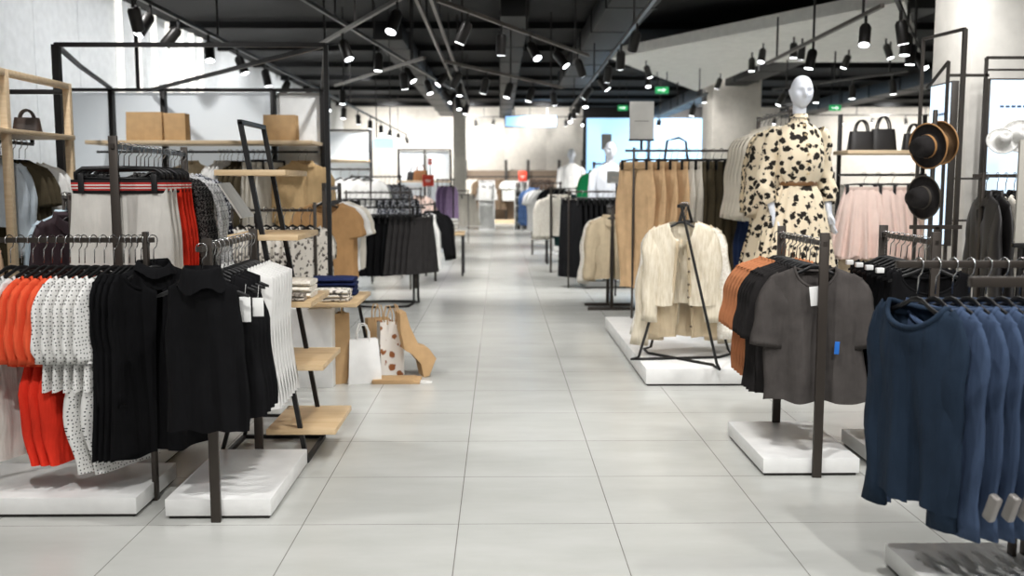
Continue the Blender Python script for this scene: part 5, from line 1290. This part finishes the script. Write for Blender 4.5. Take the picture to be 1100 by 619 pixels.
# ---- back wall: low garment band, posts, white towers
zb_ = at(560, 183, YB-.6).z; xa_, xb2 = at(500, 183, YB-.6).x, at(626, 183, YB-.6).x
t = thing('back_wall_fitting', 'brown back wall garment fitting with steel posts', 'wall fitting', (xa_, YB-.5, 0)); W = xb2-xa_
MB().cbox((0, .1, 0), (W, .45, zb_), .01).build('back_panel', plain('brown_panel', (120, 104, 88), .7), t)
for f in (.0, .345, .535, .80, 1.0): MB().cbox((W*f-.05, -.02, 0), (W*f+.05, .1, zb_+.35), .005).build('post', FRM, t)
MB().bar((0, -.30, zb_-.22), (W, -.30, zb_-.22), .04).build('rail', BLACKM, t)
for f in (.0, .345, .535, .8, 1.0): MB().bar((W*f, -.30, zb_-.22), (W*f, .0, zb_-.22), .03).build('rail_arm', BLACKM, t)
MB().cbox((0, -.35, .0), (W, .1, .12), .01).build('base_board', OAK, t)
row(V3((xa_, YB-.8, zb_-.22)), V3((xb2, YB-.8, zb_-.22)), [
    D(n=3, t0=.02, t1=.10, desc='cream coat', name='coat', cat='coat', kind='jacket', m=STONE, L=.8, w=.55),
    D(n=4, t0=.13, t1=.30, desc='brown coat', name='coat', cat='coat', kind='jacket', m=fabric('brown_wool', (104, 88, 72), .1), L=1.1, w=.5),
    D(n=3, t0=.37, t1=.44, desc='grey blouse', name='blouse', cat='blouse', kind='tee', m=CARD, L=.8, w=.5),
    D(n=2, t0=.47, t1=.51, desc='white blouse', name='blouse', cat='blouse', kind='tee', m=WHITEC, L=.8, w=.5),
    D(n=3, t0=.58, t1=.70, desc='dark brown coat', name='coat', cat='coat', kind='jacket', m=fabric('umber_wool', (74, 62, 54), .1), L=1.1),
    D(n=3, t0=.82, t1=.96, desc='grey-brown coat', name='coat', cat='coat', kind='jacket', m=fabric('taupe_wool', (140, 128, 116), .1), L=1.0)],
    'of the back wall rail', 'garments along the back wall', .3, lo=True, seed=75, end='column end')
p0, p1 = at(553, 240, 28), at(567, 196, 28); w = p1.x-p0.x
t = thing('shoe_tower', 'white display tower of small dark shoes under the red sign', 'display tower', (p0.x, 28, 0)); h = at(560, 195, 28).z
MB().cbox((0, .2, 0), (w, .24, h), .01).build('back_board', WHITEC, t)
for x in (0, w*.5, w): MB().cbox((x-.012, -.1, 0), (x+.012, .2, h), .004).build('side_board', PLINTH, t)
for i in range(7): MB().cbox((.012, -.1, h*i/6.0-.0 if i < 6 else h-.02), (w-.012, .2, h*i/6.0+.02 if i < 6 else h), .004).build('shelf_board', PLINTH, t)
for i in range(5):
    for j in range(2):
        x = w*(.14+.5*j)
        o = MB().loft([ell(x+.06, .0, .045, .11, h*i/6+.025, 14), ell(x+.06, .0, .045, .11, h*i/6+.05, 14), ell(x+.06, .04, .038, .07, h*i/6+.10, 14), ell(x+.06, .05, .030, .05, h*i/6+.14, 14)], True, True).build('shoe', LEA, None, (p0.x, 28, 0), smooth=True, angle=1)
        tag(o, 'small dark shoe on the %s level from the floor, %s half of the white tower' % (ORD[i], ('column', 'shopfront')[j]), 'shoe', 'shoes in the white tower')
p0, p1 = at(515, 240, 28), at(531, 194, 28); w = p1.x-p0.x; h = at(520, 194, 28).z
t = thing('display_tower', 'white display tower of pale clothes, aisle middle at the back', 'display tower', (p0.x, 28, 0))
MB().cbox((0, .2, 0), (w, .24, h), .01).build('back_board', PLINTH, t)
for x in (0, w): MB().cbox((x-.015, -.1, 0), (x+.015, .2, h), .004).build('side_board', PLINTH, t)
MB().cbox((.015, -.1, 0), (w-.015, .2, .03), .004).cbox((.015, -.1, h*.5), (w-.015, .2, h*.5+.03), .004).build('shelf_board', PLINTH, t)
MB().bar((0, .05, h-.04), (w, .05, h-.04), .02).build('rail', BLACKM, t)
row(V3((p0.x, 28.05, h-.04)), V3((p0.x+w, 28.05, h-.04)), [D(n=2, t0=.3, t1=.7, desc='white top', name='top', cat='top', kind='tee', m=WHITEC, L=.52, w=.3, sl=.12, rz=0.0)], 'in the white tower', 'tops in the white tower', 0, lo=True, seed=77, end='column end')
structure('pillar_back', MB().cbox((at(487, 150, 30).x, 30, 0), (at(500, 150, 30).x, 30.5, CEIL), .01), WALLB)
# pale goods wall between the bays and the column, seen over the far racks
# ---- far mannequins
def far_mannequin(label, px, pytop, Y, m_top, coat=None, yaw=0):
    p = at(px, pytop, Y); hh = 1.84; z0 = max(.0, p.z-hh)
    if z0 > .02: plinth('white plinth under the '+label.split(' far ')[1], p.x-.35, Y-.3, p.x+.35, Y+.3, z0)
    t = thing('mannequin', label, 'mannequin', (p.x, Y, z0), yaw); z = lambda f: (p.z-z0)*f
    b = MB(); k2 = (p.z-z0)/1.86
    hd = head_mesh(Vector((0, -.012, z(1)-.118*k2)), k2, 0, 0); b.add(hd.v, hd.f)
    b.loft([ell(c0, c1, rx, ry, z(f)) for c0, c1, rx, ry, f in ((0,.012,.046,.050,.905),(0,.018,.052,.052,.838),(0,.02,.10,.062,.823),(0,.015,.168,.078,.80),(0,0,.165,.10,.76),(0,-.012,.155,.118,.715),(0,0,.115,.085,.62),(0,.015,.165,.115,.52),(0,.01,.16,.11,.48))], True, True)
    for s in (-1, 1):
        b.tube([(s*.085, 0, z(.5)), (s*.09, 0, z(.28)), (s*.088, .02, z(.05))], [.084, .05, .032], 14); b.tube([(s*.088, .03, .045), (s*.094, -.14, .022)], [.034, .022], 10)
        b.tube([(s*.17, .01, z(.79)), (s*.22, .05, z(.635)), (s*.21, -.02, z(.51)), (s*.20, -.05, z(.44))], [.045, .036, .026, .018], 12)
    o = b.build('body', MANW, t, smooth=True, angle=3); r = o.modifiers.new('remesh', 'REMESH'); r.mode = 'VOXEL'; r.voxel_size = .009; r.use_smooth_shade = True
    top = MB().loft([ring_fold(ell(0, .01, rx, ry, z(f), 48), .03, 9, f*20) for rx, ry, f in ((.062,.064,.845),(.12,.08,.826),(.19,.10,.80),(.195,.13,.75),(.19,.145,.70),(.18,.14,.62),(.20,.15,.50))]).build('jacket', m_top, t, smooth=True, angle=3)
    for s in (-1, 1): MB().tube([(s*.16, .012, z(.795)), (s*.205, .02, z(.76)), (s*.235, .05, z(.635)), (s*.22, .0, z(.535))], [.062, .075, .062, .055], 16, cap=False).build('sleeve', m_top, top, smooth=True, angle=3)
    MB().loft([ring_fold(ell(0, .01, rx, ry, z(f), 60), .05, 11, 1) for rx, ry, f in ((.135,.11,.615),(.19,.14,.52),(.24,.18,.30))]).build('skirt', STONE, t, smooth=True, angle=3)
    return t
far_mannequin('white far mannequin wearing a pale grey jacket before the lit shopfront', 656, 152, 12.9, fabric('pale_grey_wool', (196, 200, 206), .06))
gc = at(645, 172, 13.6); far_rail('short rail of green coats beside the grey-jacketed mannequin', 638, 652, 176, 13.7, [D(n=3, t0=.1, t1=.9, desc='emerald green coat', name='coat', cat='coat', kind='jacket', m=GREEN, L=.9, w=.46, rz=-.6)], 'of the green coat rail', 'green coats', -.6, 80, 'aisle end', dy=.3)
far_mannequin('white far mannequin wearing a white sweater by the denim rail', 614, 160, 19.5, WHITEC)
tb = at(600, 240, 16.2)
t = thing('display_table', 'small dark display table beyond the white knits', 'table', (at(603, 246, 16.5).x, 16.5, 0)); z = at(603, 246, 16.5).z
MB().cbox((-.3, -.25, z-.04), (.3, .25, z), .004).build('table_top', BLACKM, t)
for sx in (-1, 1):
    for sy in (-1, 1): MB().bar((sx*.25, sy*.2, 0), (sx*.25, sy*.2, z-.04), .03).build('leg', BLACKM, t)
folded('folded_stack', 'folded dark teal knits on the small far table', (t.location.x, 16.5, z), .42, .34, 3, fabric('dark_teal_knit', (24, 52, 62), .1), .04)
t = thing('display_table', 'low far table with lilac and white goods by the aisle edge', 'table', (at(478, 256, 14.5).x, 14.5, 0)); z = at(478, 249, 14.5).z
MB().cbox((-.35, -.3, z-.04), (.30, .3, z), .004).build('table_top', OAKX, t)
for sx in (-1, 1):
    for sy in (-1, 1): MB().bar((sx*.27, sy*.25, 0), (sx*.27, sy*.25, z-.04), .03).build('leg', BLACKM, t)
folded('folded_stack', 'folded white knits on the low far table', (t.location.x, 14.5, z), .40, .30, 4, WHITEC, .05)
# green exit signs, far under the ceiling
def exit_sign(label, px, py, Y):
    p = at(px, py, Y); t = thing('exit_sign', label, 'exit sign', (p.x, Y, p.z))
    MB().cbox((-.12, -.03, -.06), (.12, .03, .06), .006).build('lit_box', emit('exit_green', (36, 168, 96), .6), t)
    for x in (-.09, .09): MB().bar((x, 0, .06), (x, 0, CEIL-p.z-.003), .015).build('suspension_rod', BLACKM, t)
    wh = emit('exit_white', (240, 250, 244), 1.4)
    MB().box((-.08, -.034, -.008), (.01, -.031, .008)).add([(.01, -.033, -.03), (.01, -.033, .03), (.07, -.033, 0)], [(0, 2, 1)]).build('arrow', wh, t)
exit_sign('small green exit sign under the ceiling behind the mannequin', 897, 116, 20.5)
exit_sign('small green exit sign under the ceiling near the grey card', 711, 97, 18.0)
exit_sign('small green exit sign high over the lit shopfront', 669, 116, 24.0)
